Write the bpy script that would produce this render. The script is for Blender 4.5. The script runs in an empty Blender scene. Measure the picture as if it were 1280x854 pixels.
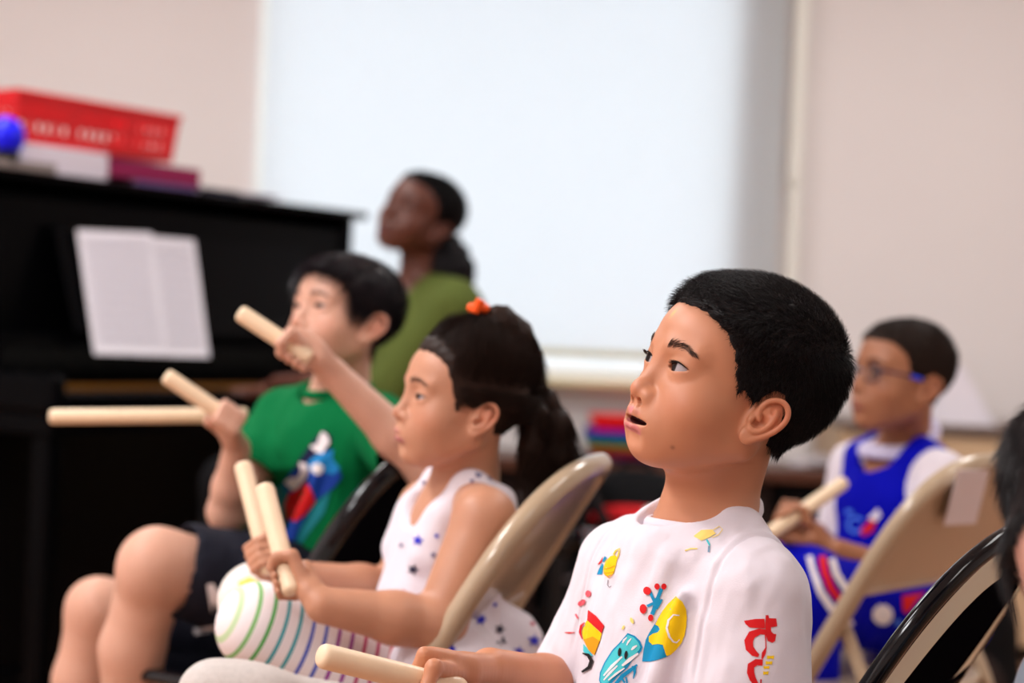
import bpy, bmesh, math, random
import numpy as np
from mathutils import Vector, Matrix, geometry
from mathutils.bvhtree import BVHTree

rng = np.random.default_rng(7)
random.seed(7)
COL = bpy.context.scene.collection

# ------------------------------------------------------------------ camera frame
FPX, CAMH = 2500.0, 0.95
_al = math.atan(22 / FPX); _rho = math.radians(2.6)
CF = np.array([0, math.cos(_al), -math.sin(_al)])
_U0 = np.array([0, math.sin(_al), math.cos(_al)]); _R0 = np.array([1.0, 0, 0])
CR = _R0 * math.cos(_rho) + _U0 * math.sin(_rho)
CU = _U0 * math.cos(_rho) - _R0 * math.sin(_rho)
CC = np.array([0, 0, CAMH])
def at(x, y, d):
    return CC + CF * d + CR * ((x - 640) / FPX * d) - CU * ((y - 427) / FPX * d)
def frame(yaw, pitch=0, roll=0):
    """columns: person's right, forward, up; yaw 0 = facing left of the room, + = towards the camera"""
    a, b, c = (math.radians(v) for v in (yaw, pitch, roll))
    fw = np.array([-math.cos(a), -math.sin(a), 0]); x = np.array([-math.sin(a), math.cos(a), 0]); u = np.array([0, 0, 1.0])
    fw, u = fw * math.cos(b) + u * math.sin(b), u * math.cos(b) - fw * math.sin(b)
    u, x = u * math.cos(c) - x * math.sin(c), x * math.cos(c) + u * math.sin(c)
    return np.stack([x, fw, u], 1)
def nrm(v):
    v = np.asarray(v, float); return v / (np.linalg.norm(v) + 1e-12)

# ------------------------------------------------------------------ materials
def srgb(r, g, b):
    f = lambda c: c / 12.92 if c <= 0.04045 else ((c + 0.055) / 1.055) ** 2.4
    return (f(r / 255), f(g / 255), f(b / 255))
MATS = {}
def mat(name, col=(0.5, 0.5, 0.5), rough=0.5, metal=0.0, coat=0.0, spec=0.28, noise=0.0, nscale=40, bump=0.0, bscale=200, sheen=0.0, sss=0.0, attr=None, trans=0.0, emit=0.0, ior=None):
    if name in MATS: return MATS[name]
    m = bpy.data.materials.new(name); m.use_nodes = True
    nt = m.node_tree; b = nt.nodes['Principled BSDF']
    b.inputs['Roughness'].default_value = rough; b.inputs['Metallic'].default_value = metal
    b.inputs['Coat Weight'].default_value = coat; b.inputs['Coat Roughness'].default_value = 0.08
    b.inputs['Specular IOR Level'].default_value = spec
    b.inputs['Sheen Weight'].default_value = sheen
    if ior: b.inputs['IOR'].default_value = ior
    b.inputs['Transmission Weight'].default_value = trans
    b.inputs['Base Color'].default_value = (*col, 1)
    src = None
    tc = nt.nodes.new('ShaderNodeTexCoord')
    if attr:
        a = nt.nodes.new('ShaderNodeAttribute'); a.attribute_name = attr; src = a.outputs['Color']
    if noise > 0:
        n = nt.nodes.new('ShaderNodeTexNoise'); n.inputs['Scale'].default_value = nscale; n.inputs['Detail'].default_value = 4
        nt.links.new(tc.outputs['Object'], n.inputs['Vector'])
        mr = nt.nodes.new('ShaderNodeMapRange'); mr.inputs['To Min'].default_value = 1 - noise; mr.inputs['To Max'].default_value = 1 + noise
        nt.links.new(n.outputs['Fac'], mr.inputs['Value'])
        mx = nt.nodes.new('ShaderNodeMix'); mx.data_type = 'RGBA'; mx.blend_type = 'MULTIPLY'; mx.inputs[0].default_value = 1
        if src: nt.links.new(src, mx.inputs[6])
        else: mx.inputs[6].default_value = (*col, 1)
        nt.links.new(mr.outputs['Result'], mx.inputs[7]); src = mx.outputs[2]
    if src: nt.links.new(src, b.inputs['Base Color'])
    if bump > 0:
        n2 = nt.nodes.new('ShaderNodeTexNoise'); n2.inputs['Scale'].default_value = bscale; n2.inputs['Detail'].default_value = 3
        nt.links.new(tc.outputs['Object'], n2.inputs['Vector'])
        bp = nt.nodes.new('ShaderNodeBump'); bp.inputs['Strength'].default_value = bump; bp.inputs['Distance'].default_value = 0.002
        nt.links.new(n2.outputs['Fac'], bp.inputs['Height']); nt.links.new(bp.outputs['Normal'], b.inputs['Normal'])
    if sss > 0:
        b.inputs['Subsurface Weight'].default_value = sss; b.inputs['Subsurface Radius'].default_value = (1.0, 0.35, 0.2); b.inputs['Subsurface Scale'].default_value = 0.006
    if emit > 0:
        b.inputs['Emission Color'].default_value = (*col, 1); b.inputs['Emission Strength'].default_value = emit
    MATS[name] = m
    return m

# ------------------------------------------------------------------ objects
def tag(o, label=None, cat=None, group=None, kind=None):
    if label: o['label'] = label
    if cat: o['category'] = cat
    if group: o['group'] = group
    if kind: o['kind'] = kind
    return o
def thing(name, loc, label, cat, group=None):
    o = bpy.data.objects.new(name, None); COL.objects.link(o); o.location = tuple(float(v) for v in loc)
    o.empty_display_size = 0.05
    return tag(o, label, cat, group)
def world_loc(p):
    v = np.zeros(3)
    while p is not None:
        v += np.array(p.location); p = p.parent
    return v
def link(name, verts, faces, m, parent=None, smooth=True, cols=None, mats=None, midx=None, label=None):
    """verts in world coordinates"""
    verts = np.asarray(verts, np.float32)
    if parent is not None: verts = verts - world_loc(parent).astype(np.float32)
    me = bpy.data.meshes.new(name)
    if isinstance(faces, np.ndarray) and faces.ndim == 2:
        n, k = faces.shape
        me.vertices.add(len(verts)); me.vertices.foreach_set('co', verts.ravel())
        me.loops.add(n * k); me.loops.foreach_set('vertex_index', faces.astype(np.int32).ravel())
        me.polygons.add(n); me.polygons.foreach_set('loop_start', np.arange(0, n * k, k, dtype=np.int32))
        me.update(calc_edges=True)
    else:
        me.from_pydata([tuple(map(float, v)) for v in verts], [], [tuple(int(i) for i in f) for f in faces]); me.update()
    me.validate()
    for x in (mats or [m]): me.materials.append(x)
    if midx is not None: me.polygons.foreach_set('material_index', np.asarray(midx, np.int32))
    if smooth: me.polygons.foreach_set('use_smooth', np.ones(len(me.polygons), bool))
    if cols is not None:
        ca = me.color_attributes.new('Col', 'FLOAT_COLOR', 'POINT')
        c4 = np.ones((len(verts), 4), np.float32); c4[:, :3] = cols; ca.data.foreach_set('color', c4.ravel())
    me.update()
    o = bpy.data.objects.new(name, me); COL.objects.link(o); o.parent = parent
    if label: o['label'] = label
    return o
class MB:
    """mesh builder: boxes, prisms, tubes, lathes joined in one mesh"""
    def __init__(s): s.v = []; s.f = []; s.m = []
    def add(s, v, f, mi=0):
        o = len(s.v); s.v += [tuple(map(float, p)) for p in v]; s.f += [tuple(int(i) + o for i in q) for q in f]; s.m += [mi] * len(f)
    def box(s, c, size, M=None, bev=0.0, mi=0):
        bm = bmesh.new(); bmesh.ops.create_cube(bm, size=1)
        for v in bm.verts: v.co = Vector((v.co.x * size[0], v.co.y * size[1], v.co.z * size[2]))
        if bev > 0: bmesh.ops.bevel(bm, geom=bm.edges[:], offset=bev, segments=2, affect='EDGES', profile=0.5)
        M = np.eye(3) if M is None else M
        pts = [np.asarray(c) + M @ np.array(v.co) for v in bm.verts]
        bm.verts.index_update()
        s.add(pts, [[v.index for v in f.verts] for f in bm.faces], mi); bm.free()
    def tube(s, pts, r, n=12, cap=True, mi=0, flat=1.0, closed=False):
        pts = [np.asarray(p, float) for p in pts]; N = len(pts)
        rr = r if hasattr(r, '__len__') else [r] * N
        vs = []; prev = None
        for i in range(N):
            if closed: t = nrm(pts[(i + 1) % N] - pts[i - 1])
            else: t = nrm(pts[min(i + 1, N - 1)] - pts[max(i - 1, 0)])
            if prev is None:
                a = np.array([0, 0, 1.0]) if abs(t[2]) < .9 else np.array([1.0, 0, 0])
                u = nrm(np.cross(t, a))
            else: u = nrm(prev - t * (prev @ t))
            prev = u; w = np.cross(t, u)
            for k in range(n):
                th = 2 * math.pi * k / n
                vs.append(pts[i] + rr[i] * (u * math.cos(th) + w * math.sin(th) * flat))
        fs = []
        M_ = N if closed else N - 1
        for i in range(M_):
            j = (i + 1) % N
            for k in range(n):
                fs.append((i * n + k, i * n + (k + 1) % n, j * n + (k + 1) % n, j * n + k))
        if cap and not closed:
            fs.append(tuple(range(n))[::-1]); fs.append(tuple((N - 1) * n + k for k in range(n)))
        s.add(vs, fs, mi)
    def grid(s, P, mi=0):
        P = np.asarray(P); a, b = P.shape[:2]
        s.add(P.reshape(-1, 3), [(i * b + j, i * b + j + 1, (i + 1) * b + j + 1, (i + 1) * b + j) for i in range(a - 1) for j in range(b - 1)], mi)
    def lathe(s, prof, c, M=None, n=32, mi=0):
        M = np.eye(3) if M is None else M; vs = []; k = len(prof)
        for i in range(n):
            th = 2 * math.pi * i / n
            for (r, z) in prof: vs.append(np.asarray(c) + M @ np.array([r * math.cos(th), r * math.sin(th), z]))
        fs = [(i * k + j, ((i + 1) % n) * k + j, ((i + 1) % n) * k + j + 1, i * k + j + 1) for i in range(n) for j in range(k - 1)]
        s.add(vs, fs, mi)
    def build(s, name, m, parent=None, smooth=False, mats=None, label=None):
        o = link(name, s.v, s.f, m, parent, smooth, mats=mats, midx=s.m if mats else None)
        if smooth:
            try:
                o.data.set_sharp_from_angle(angle=math.radians(40))
            except Exception: pass
        if label: o['label'] = label
        return o
def smooth_path(pts, n=8):
    """Catmull-Rom"""
    P = [np.asarray(p, float) for p in pts]; P = [2 * P[0] - P[1]] + P + [2 * P[-1] - P[-2]]; out = []
    for i in range(1, len(P) - 2):
        for k in range(n):
            t = k / n; a, b, c, d = P[i - 1:i + 3]
            out.append(.5 * (2 * b + (c - a) * t + (2 * a - 5 * b + 4 * c - d) * t * t + (3 * b - a - 3 * c + d) * t ** 3))
    out.append(P[-2]); return out

# ------------------------------------------------------------------ value noise
def vnoise(p, scale, seed=0):
    q = p * scale + seed * 17.31; i = np.floor(q).astype(np.int64); f = q - i; f = f * f * (3 - 2 * f)
    def h(a, b, c):
        n = (a * 73856093) ^ (b * 19349663) ^ (c * 83492791) ^ (seed * 2654435)
        n = (n ^ (n >> 13)) * 1274126177 & 0x7fffffff
        return (n % 10007) / 10007.0
    r = 0
    for dx in (0, 1):
        for dy in (0, 1):
            for dz in (0, 1):
                w = (f[:, 0] if dx else 1 - f[:, 0]) * (f[:, 1] if dy else 1 - f[:, 1]) * (f[:, 2] if dz else 1 - f[:, 2])
                r = r + w * h(i[:, 0] + dx, i[:, 1] + dy, i[:, 2] + dz)
    return r * 2 - 1

# ------------------------------------------------------------------ implicit sculpting
class Sculpt:
    def __init__(s): s.ops = []
    def _push(s, kind, lo, hi, fn, k, mode):
        s.ops.append((np.asarray(lo, float), np.asarray(hi, float), fn, k, mode))
    def cap(s, a, b, r1, r2=None, k=0.006, mode='+'):
        a = np.asarray(a, float); b = np.asarray(b, float); r2 = r1 if r2 is None else r2
        ba = b - a; L = ba @ ba + 1e-12
        def fn(X, Y, Z):
            px, py, pz = X - a[0], Y - a[1], Z - a[2]
            h = np.clip((px * ba[0] + py * ba[1] + pz * ba[2]) / L, 0, 1)
            return np.sqrt((px - ba[0] * h) ** 2 + (py - ba[1] * h) ** 2 + (pz - ba[2] * h) ** 2) - (r1 + (r2 - r1) * h)
        R = max(r1, r2)
        s._push('cap', np.minimum(a, b) - R, np.maximum(a, b) + R, fn, k, mode); return s
    def chain(s, pts, rs, k=0.006, mode='+'):
        if not hasattr(rs, '__len__'): rs = [rs] * len(pts)
        for i in range(len(pts) - 1): s.cap(pts[i], pts[i + 1], rs[i], rs[i + 1], k, mode)
        return s
    def ell(s, c, r, M=None, k=0.01, mode='+'):
        c = np.asarray(c, float); r = np.asarray(r, float); M = np.eye(3) if M is None else M
        def fn(X, Y, Z):
            px, py, pz = X - c[0], Y - c[1], Z - c[2]
            q = [(px * M[0, i] + py * M[1, i] + pz * M[2, i]) for i in range(3)]
            k0 = np.sqrt((q[0] / r[0]) ** 2 + (q[1] / r[1]) ** 2 + (q[2] / r[2]) ** 2)
            k1 = np.sqrt((q[0] / r[0] ** 2) ** 2 + (q[1] / r[1] ** 2) ** 2 + (q[2] / r[2] ** 2) ** 2) + 1e-9
            return k0 * (k0 - 1) / k1
        ext = np.sqrt(((M * r) ** 2).sum(1))
        s._push('ell', c - ext, c + ext, fn, k, mode); return s
    def sph(s, c, r, k=0.01, mode='+'): return s.cap(c, np.asarray(c) + 1e-5, r, r, k, mode)
    def fn(s, lo, hi, f, k=0.004, mode='-'): s._push('fn', lo, hi, f, k, mode); return s
    def plane(s, p, n, k=0.003):
        """cut away everything on the side the normal points to"""
        p = np.asarray(p, float); n = nrm(n)
        s.ops.append((None, None, lambda X, Y, Z: (X - p[0]) * n[0] + (Y - p[1]) * n[1] + (Z - p[2]) * n[2], k, '&')); return s
    def bounds(s):
        lo = np.min([o[0] for o in s.ops if o[4] == '+'], 0); hi = np.max([o[1] for o in s.ops if o[4] == '+'], 0)
        return lo, hi
    def mesh(s, h=0.003, fine=None, hf=0.0012, clip=None):
        lo, hi = s.bounds(); lo = lo - 2.5 * h - .004; hi = hi + 2.5 * h + .004
        if clip is not None: lo = np.maximum(lo, clip[0]); hi = np.minimum(hi, clip[1])
        ax = []
        for i in range(3):
            if fine is None: ax.append(np.arange(lo[i], hi[i] + h, h))
            else:
                out = [lo[i]]
                while out[-1] < hi[i]:
                    x = out[-1]; st = h
                    for (fl, fh) in fine:
                        if x > fl[i] - h and x < fh[i]: st = hf
                    out.append(x + st)
                ax.append(np.array(out))
        xs, ys, zs = [a.astype(np.float32) for a in ax]
        F = np.full((len(xs), len(ys), len(zs)), 1.0, np.float32)
        for (l, u, fn, k, mode) in s.ops:
            if mode == '&':
                d = fn(xs[:, None, None], ys[None, :, None], zs[None, None, :]).astype(np.float32)
                hh = np.maximum(k - np.abs(F - d), 0) / k; F = np.maximum(F, d) + hh * hh * k * .25; continue
            pad = k + 2 * h + .002
            sl = [slice(max(0, np.searchsorted(a, l[i] - pad) - 1), np.searchsorted(a, u[i] + pad) + 1) for i, a in enumerate((xs, ys, zs))]
            X = xs[sl[0]][:, None, None]; Y = ys[sl[1]][None, :, None]; Z = zs[sl[2]][None, None, :]
            if X.size == 0 or Y.size == 0 or Z.size == 0: continue
            d = fn(X, Y, Z).astype(np.float32); G = F[tuple(sl)]
            if mode == '+':
                hh = np.maximum(k - np.abs(G - d), 0) / k; F[tuple(sl)] = np.minimum(G, d) - hh * hh * k * .25
            else:
                d = -d; hh = np.maximum(k - np.abs(G - d), 0) / k; F[tuple(sl)] = np.maximum(G, d) + hh * hh * k * .25
        return surface_nets(F, xs, ys, zs)
def surface_nets(F, xs, ys, zs):
    S = F < 0
    nx, ny, nz = F.shape
    cnt = np.zeros((nx - 1, ny - 1, nz - 1), np.int8)
    cor = [(i, j, k) for i in (0, 1) for j in (0, 1) for k in (0, 1)]
    for (i, j, k) in cor: cnt += S[i:nx - 1 + i, j:ny - 1 + j, k:nz - 1 + k]
    I = np.argwhere((cnt > 0) & (cnt < 8)); n = len(I)
    idx = np.full(cnt.shape, -1, np.int32); idx[I[:, 0], I[:, 1], I[:, 2]] = np.arange(n)
    acc = np.zeros((n, 3)); num = np.zeros(n)
    val = {c: F[I[:, 0] + c[0], I[:, 1] + c[1], I[:, 2] + c[2]] for c in cor}
    pos = {c: np.stack([xs[I[:, 0] + c[0]], ys[I[:, 1] + c[1]], zs[I[:, 2] + c[2]]], 1) for c in cor}
    for a in cor:
        for ax_ in range(3):
            if a[ax_] == 0:
                b = list(a); b[ax_] = 1; b = tuple(b)
                fa, fb = val[a], val[b]; m = (fa < 0) != (fb < 0)
                t = np.where(m, fa / np.where(m, fa - fb, 1), 0)[:, None]
                acc += np.where(m[:, None], pos[a] + t * (pos[b] - pos[a]), 0); num += m
    V = acc / num[:, None]
    Q = []
    for ax_ in range(3):
        sl0 = [slice(None)] * 3; sl1 = [slice(None)] * 3; sl0[ax_] = slice(0, -1); sl1[ax_] = slice(1, None)
        D = S[tuple(sl0)] != S[tuple(sl1)]
        P = np.argwhere(D); b, c = [q for q in range(3) if q != ax_]
        ok = (P[:, b] > 0) & (P[:, c] > 0) & (P[:, b] < F.shape[b] - 1) & (P[:, c] < F.shape[c] - 1); P = P[ok]
        def cell(db, dc):
            q = P.copy(); q[:, b] -= db; q[:, c] -= dc; return idx[q[:, 0], q[:, 1], q[:, 2]]
        q = np.stack([cell(1, 1), cell(0, 1), cell(0, 0), cell(1, 0)], 1)
        inside = S[P[:, 0], P[:, 1], P[:, 2]]
        flip = inside if ax_ != 1 else ~inside
        q[~flip] = q[~flip][:, ::-1]
        Q.append(q)
    Q = np.concatenate(Q); Q = Q[(Q >= 0).all(1)]
    return V.astype(np.float32), Q
def vnormals(V, Q):
    a, b, c, d = (V[Q[:, i]] for i in range(4)); n = np.cross(c - a, d - b)
    N = np.zeros_like(V)
    for i in range(4): np.add.at(N, Q[:, i], n)
    return N / (np.linalg.norm(N, axis=1, keepdims=True) + 1e-12)
def relax(V, Q, it=2, w=.5):
    for _ in range(it):
        A = np.zeros_like(V); C_ = np.zeros(len(V))
        for i in range(4):
            j = (i + 1) % 4
            np.add.at(A, Q[:, i], V[Q[:, j]]); np.add.at(C_, Q[:, i], 1)
            np.add.at(A, Q[:, j], V[Q[:, i]]); np.add.at(C_, Q[:, j], 1)
        V = V * (1 - w) + w * A / np.maximum(C_, 1)[:, None]
    return V.astype(np.float32)

# ------------------------------------------------------------------ decals: printed shapes laid on a surface
def circle(x, y, rx, ry=None, n=24, rot=0):
    ry = ry or rx; c, s = math.cos(rot), math.sin(rot)
    return [(x + rx * math.cos(t) * c - ry * math.sin(t) * s, y + rx * math.cos(t) * s + ry * math.sin(t) * c) for t in np.linspace(0, 2 * math.pi, n, endpoint=False)]
def star(x, y, r, rot=0, n=5, q=.42):
    return [(x + r * (1 if i % 2 == 0 else q) * math.sin(rot + math.pi * i / n), y - r * (1 if i % 2 == 0 else q) * math.cos(rot + math.pi * i / n)) for i in range(2 * n)]
def stroke(pts, w):
    P = [np.array(p, float) for p in pts]; L = []; R = []
    for i, p in enumerate(P):
        t = nrm(np.append(P[min(i + 1, len(P) - 1)] - P[max(i - 1, 0)], 0))[:2]; nn = np.array([-t[1], t[0]])
        ww = w[i] if hasattr(w, '__len__') else w
        L.append(p + nn * ww / 2); R.append(p - nn * ww / 2)
    return [tuple(q) for q in L + R[::-1]]
def arc(x, y, rx, ry, a0, a1, n=14, rot=0):
    c, s = math.cos(rot), math.sin(rot); out = []
    for t in np.linspace(math.radians(a0), math.radians(a1), n):
        u, v = rx * math.cos(t), ry * math.sin(t); out.append((x + u * c - v * s, y + u * s + v * c))
    return out
def decal(name, bvh, shapes, parent, step=2.0, off=0.0006, org=None, label=None):
    """shapes: (material, polygon, layer). Printed ink: polygons traced onto the cloth surface from where they are seen"""
    mats = []; V = []; Fc = []; MI = []
    for (m, poly, layer) in shapes:
        if m not in mats: mats.append(m)
        P = np.array(poly); lo, hi = P.min(0), P.max(0)
        vin = [Vector(p) for p in poly]
        # densify outline
        out = []
        for i in range(len(vin)):
            a, b = vin[i], vin[(i + 1) % len(vin)]; n = max(1, int((b - a).length / step))
            out += [a + (b - a) * (k / n) for k in range(n)]
        pts = list(out); ne = len(out)
        for gx in np.arange(lo[0] + step / 2, hi[0], step):
            for gy in np.arange(lo[1] + step / 2, hi[1], step): pts.append(Vector((gx, gy)))
        res = geometry.delaunay_2d_cdt(pts, [(i, (i + 1) % ne) for i in range(ne)], [list(range(ne))], 1, 1e-4)
        hit = []; N0 = len(V)
        for q in res[0]:
            tgt = at(q[0], q[1], 1.0); d = Vector(nrm(tgt - CC)); h = bvh.ray_cast(Vector(CC), d)
            if h[0] is None: hit.append(None)
            else:
                n = h[1] if h[1].dot(d) < 0 else -h[1]
                hit.append(np.array(h[0] + n * (off + layer * .0004)))
        mp = {}
        for f in res[2]:
            if any(hit[i] is None for i in f): continue
            pp = [hit[i] for i in f]
            if max(np.linalg.norm(pp[0] - pp[1]), np.linalg.norm(pp[1] - pp[2]), np.linalg.norm(pp[2] - pp[0])) > .035: continue
            ff = []
            for i in f:
                if i not in mp: mp[i] = len(V); V.append(hit[i])
                ff.append(mp[i])
            Fc.append(ff); MI.append(mats.index(m))
    if not V: return None
    o = link(name, V, Fc, None, parent, True, mats=mats, midx=MI)
    if label: o['label'] = label
    return o
def bvh_of(V, Q): return BVHTree.FromPolygons([Vector(map(float, v)) for v in V], [tuple(int(i) for i in q) for q in Q])
# ------------------------------------------------------------------ heads
BLACKHAIR = dict(col=(0.007, 0.004, 0.005), rough=0.48, spec=0.22)
class Head:
    def __init__(s, o, yaw, pitch, roll, sc=1.0, child=True, **kw):
        s.o = np.asarray(o, float); s.M = frame(yaw, pitch, roll); s.s = sc / 1000.0; s.child = child; s.kw = kw
    def P(s, x, y, z): return s.o + s.s * (s.M @ np.array([x, y, z], float))
    def local(s, V): return ((V - s.o) @ s.M) / s.s
    def sculpt(s, b, mouth=0.0, eye=1.0, detail=True):
        P, M, u = s.P, s.M, s.s; kw = s.kw
        E = lambda c, r, k, mode='+': b.ell(P(*c), np.array(r) * u, M, k * u, mode)
        Cp = lambda a, c, r1, r2, k, mode='+': b.cap(P(*a), P(*c), r1 * u, r2 * u, k * u, mode)
        fw = kw.get('face_w', 1.0); ch = kw.get('chin', 0)
        sy = kw.get('skull', (-14, 86)); E((0, sy[0], 30), (71, sy[1], kw.get('top', 67)), 10)
        E((0, 34, 34), (54, 46, 46), 22)
        E((0, 26, -18), (57 * fw, 52, 56), 24)
        for q in (-1, 1):
            E((q * 32 * fw, 46, -28), (27 + ch * .3, 27 + ch * .2, 27), 22)
            Cp((q * 47 * fw, -2, -42), (q * 16, 56, -74 + ch), 16, 15, 22)
        E((0, 40, -50), (42, 40, 36 - ch * .8), 20)
        E((0, 62, -75 + ch), (16, 14, 13), 16)
        # brow and sockets
        for q in (-1, 1):
            Cp((q * 12, 74, 22), (q * 40, 62, 21), 7, 6, 14)
            E((q * 29, 92, 7), (17, 15, 10), 12, '-')
        # nose
        nb = kw.get('nose', 0)
        Cp((0, 76, 10), (0, 87 + nb, -16), 5, 7, 12)
        E((0, 88.5 + nb, -22.5), (10 + nb * .5, 10, 8.6), 6)
        for q in (-1, 1): E((q * 11.8, 82.5 + nb * .5, -26), (7.0 + nb * .3, 8, 6.6), 6)
        # muzzle and lips
        E((0, 70, -46), (25, 17, 20), 16)
        lip = kw.get('lip', 1.0); mo = mouth
        mw = kw.get('mouth_w', 1.0); mz = kw.get('mouth_z', 0)
        up = [(-24 * mw, 70 - (mw - 1) * 20, -52.5 + mz), (-16 * mw, 79.5, -49 + mz), (-6, 87, -46.2 + mz), (0, 87.5, -47.4 + mz), (6, 87, -46.2 + mz), (16 * mw, 79.5, -49 + mz), (24 * mw, 70 - (mw - 1) * 20, -52.5 + mz)]
        lo = [(-23 * mw, 70 - (mw - 1) * 20, -54 - mo * .3 + mz), (-14 * mw, 80, -56.5 - mo * .7 + mz), (-6, 86, -58.5 - mo * .9 + mz), (6, 86, -58.5 - mo * .9 + mz), (14 * mw, 80, -56.5 - mo * .7 + mz), (23 * mw, 70 - (mw - 1) * 20, -54 - mo * .3 + mz)]
        ru = np.array([1.8, 3.2, 3.9, 3.6, 3.9, 3.2, 1.8]) * u * lip; rl = np.array([1.8, 3.7, 4.7, 4.7, 3.7, 1.8]) * u * lip
        b.chain([P(*p) for p in up], ru, 3.0 * u); b.chain([P(*p) for p in lo], rl, 3.5 * u)
        s.up, s.lo = up, lo
        if mo > 0: E((0, 82, -52.3 - mo * .42 + mz), (20 * mw, 14, 1.2 + mo * .42), 1.5, '-')
        else: Cp((-18, 77, -51.5), (0, 90, -52), .8, 1.0, 2.0, '-'); Cp((18, 77, -51.5), (0, 90, -52), .8, 1.0, 2.0, '-')
        Cp((-9, 88, -68 - mo + ch * .3 + mz * .8), (9, 88, -68 - mo + ch * .3 + mz * .8), 8, 8, 9, '-')
        Cp((0, 92, -33), (0, 93, -42), 2.2, 2.6, 4, '-')
        if detail:
            for q in (-1, 1): Cp((q * 7.5, 89 + nb, -33.5), (q * 8, 84 + nb, -25), 3.9, 3.0, 1.5, '-')
        # eyelids and the almond openings
        ez = kw.get('eye_z', 6)
        s.eyes = []
        for q in (-1, 1):
            ec = (q * 29, 61.5, ez); s.eyes.append(ec)
            b.sph(P(*ec), 16.0 * u, 5 * u)
            if eye > 0:
                def almond(X, Y, Z, ec=ec, q=q):
                    px, py, pz = X - s.o[0], Y - s.o[1], Z - s.o[2]
                    lx = (px * M[0, 0] + py * M[1, 0] + pz * M[2, 0]) / u - ec[0]; ly = (px * M[0, 1] + py * M[1, 1] + pz * M[2, 1]) / u - ec[1]; lz = (px * M[0, 2] + py * M[1, 2] + pz * M[2, 2]) / u - ec[2]
                    uu = lx * q  # outward
                    t = 1 - ((uu - .7) / 14.3) ** 2
                    zu = 5.2 * eye * t + .08 * uu ; zl = -3.8 * eye * t + .08 * uu
                    d = np.maximum(np.maximum(lz - zu, zl - lz), 8 - ly)
                    d = np.maximum(d, np.sqrt(lx ** 2 + ly ** 2 + lz ** 2) - 19)
                    return d * .8 * u
                c = P(*ec); b.fn(c - 20 * u, c + 20 * u, almond, 1.0 * u)
        # ears
        for q in (-1, 1):
            if kw.get('ears', True): s.ear(b, q)
    def earP(s, q):
        tilt = math.radians(20); fl = math.radians(s.kw.get('flare', 30))
        o = np.array([q * 70.0, 1, -15]); up = np.array([q * .12, -math.sin(tilt), math.cos(tilt)]); back = np.array([0, -math.cos(tilt), -math.sin(tilt)]); out = np.array([q * 1.0, 0, 0])
        bk = back * math.cos(fl) + out * math.sin(fl); nn = out * math.cos(fl) - back * math.sin(fl)
        e = s.kw.get('ear', 1.0)
        return lambda bb, a, n: o + e * (bk * bb + up * a + nn * n)
    def ear(s, b, q):
        W = s.earP(q); u = s.s; e = s.kw.get('ear', 1.0); T = lambda *p: s.P(*W(*p))
        ax = np.stack([nrm(T(1, 0, 0) - T(0, 0, 0)), nrm(T(0, 1, 0) - T(0, 0, 0)), nrm(T(0, 0, 1) - T(0, 0, 0))], 1)
        ax[:, 2] = np.cross(ax[:, 0], ax[:, 1])
        b.ell(T(7, 3, 0), np.array([15, 25, 3.2]) * u * e, ax, 3 * u)
        b.ell(T(-2, 0, -6), np.array([10, 20, 7]) * u * e, ax, 6 * u)
        b.ell(T(2, -21, 1), np.array([9, 9, 4]) * u * e, ax, 4 * u)
        b.ell(T(3, -3, 5), np.array([8.5, 10, 7]) * u * e, ax, 2 * u, '-')
        b.ell(T(12, 13, 4.5), np.array([8.5, 10, 4.0]) * u * e, ax, 2 * u, '-')
        hel = [(1, 0, 1.5), (-4, 6, 2), (-5, 14, 3), (-2, 22, 4), (5, 27.5, 4.8), (13, 28, 5), (20, 23, 5), (23.5, 14, 4.5), (22.5, 3, 4), (18, -8, 3.2), (11, -18, 2.5), (5, -25, 2)]
        b.chain([T(*p) for p in smooth_path(hel, 3)], 2.7 * u * e, 1.6 * u)
        ant = [(11, 17, 2), (13, 9, 3.2), (13, 0, 4), (10, -8, 4), (5, -13, 3.6), (-2, -13, 3.5)]
        b.chain([T(*p) for p in smooth_path(ant, 3)], 2.3 * u * e, 2.5 * u)
        b.chain([T(4, 12, 1.5), T(9, 9, 2.6), T(12, 3, 3.4)], 1.8 * u * e, 2 * u)
        b.ell(T(-6, -4, 3), np.array([3.2, 5, 3.2]) * u * e, ax, 3 * u)
    def mark_px(s, V, Q, marks):
        bv = bvh_of(V, Q); out = []
        for (x, y, r, a, col) in marks:
            h = bv.ray_cast(Vector(CC), Vector(nrm(at(x, y, 1) - CC)))
            if h[0] is not None: out.append((s.local(np.array(h[0])[None])[0], r, a, col))
        s.kw['marks'] = out
    def skull_d(s, L):
        """signed distance (mm) to the plain skull"""
        def e(c, r):
            q = (L - np.array(c)) / np.array(r); k0 = np.linalg.norm(q, axis=1); k1 = np.linalg.norm(q / np.array(r), axis=1) + 1e-9; return k0 * (k0 - 1) / k1
        return np.minimum(np.minimum(e((0, s.kw.get('skull', (-14, 86))[0], 30), (71, s.kw.get('skull', (-14, 86))[1], 67)), e((0, 34, 34), (54, 46, 46))), e((0, 26, -18), (57, 52, 56)))
    def paint(s, V, base, lipc, blush=(1.0, .72, .66), kb=.5):
        """skin pigment: lips, ear rims, nose tip and cheeks are naturally redder"""
        L = s.local(V); C_ = np.tile(np.array(base), (len(V), 1))
        n = vnoise(V, 60, 3)[:, None]; C_ = C_ * (1 + .04 * n)
        def mixc(w, c):
            nonlocal C_
            w = np.clip(w, 0, 1)[:, None]; C_ = C_ * (1 - w) + w * np.array(c)
        bl = np.array(base) * np.array(blush)
        def blob(c, r, a, col):
            d = np.linalg.norm((L - np.array(c)) / np.array(r), axis=1); mixc(a * np.exp(-d * d), col)
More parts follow.
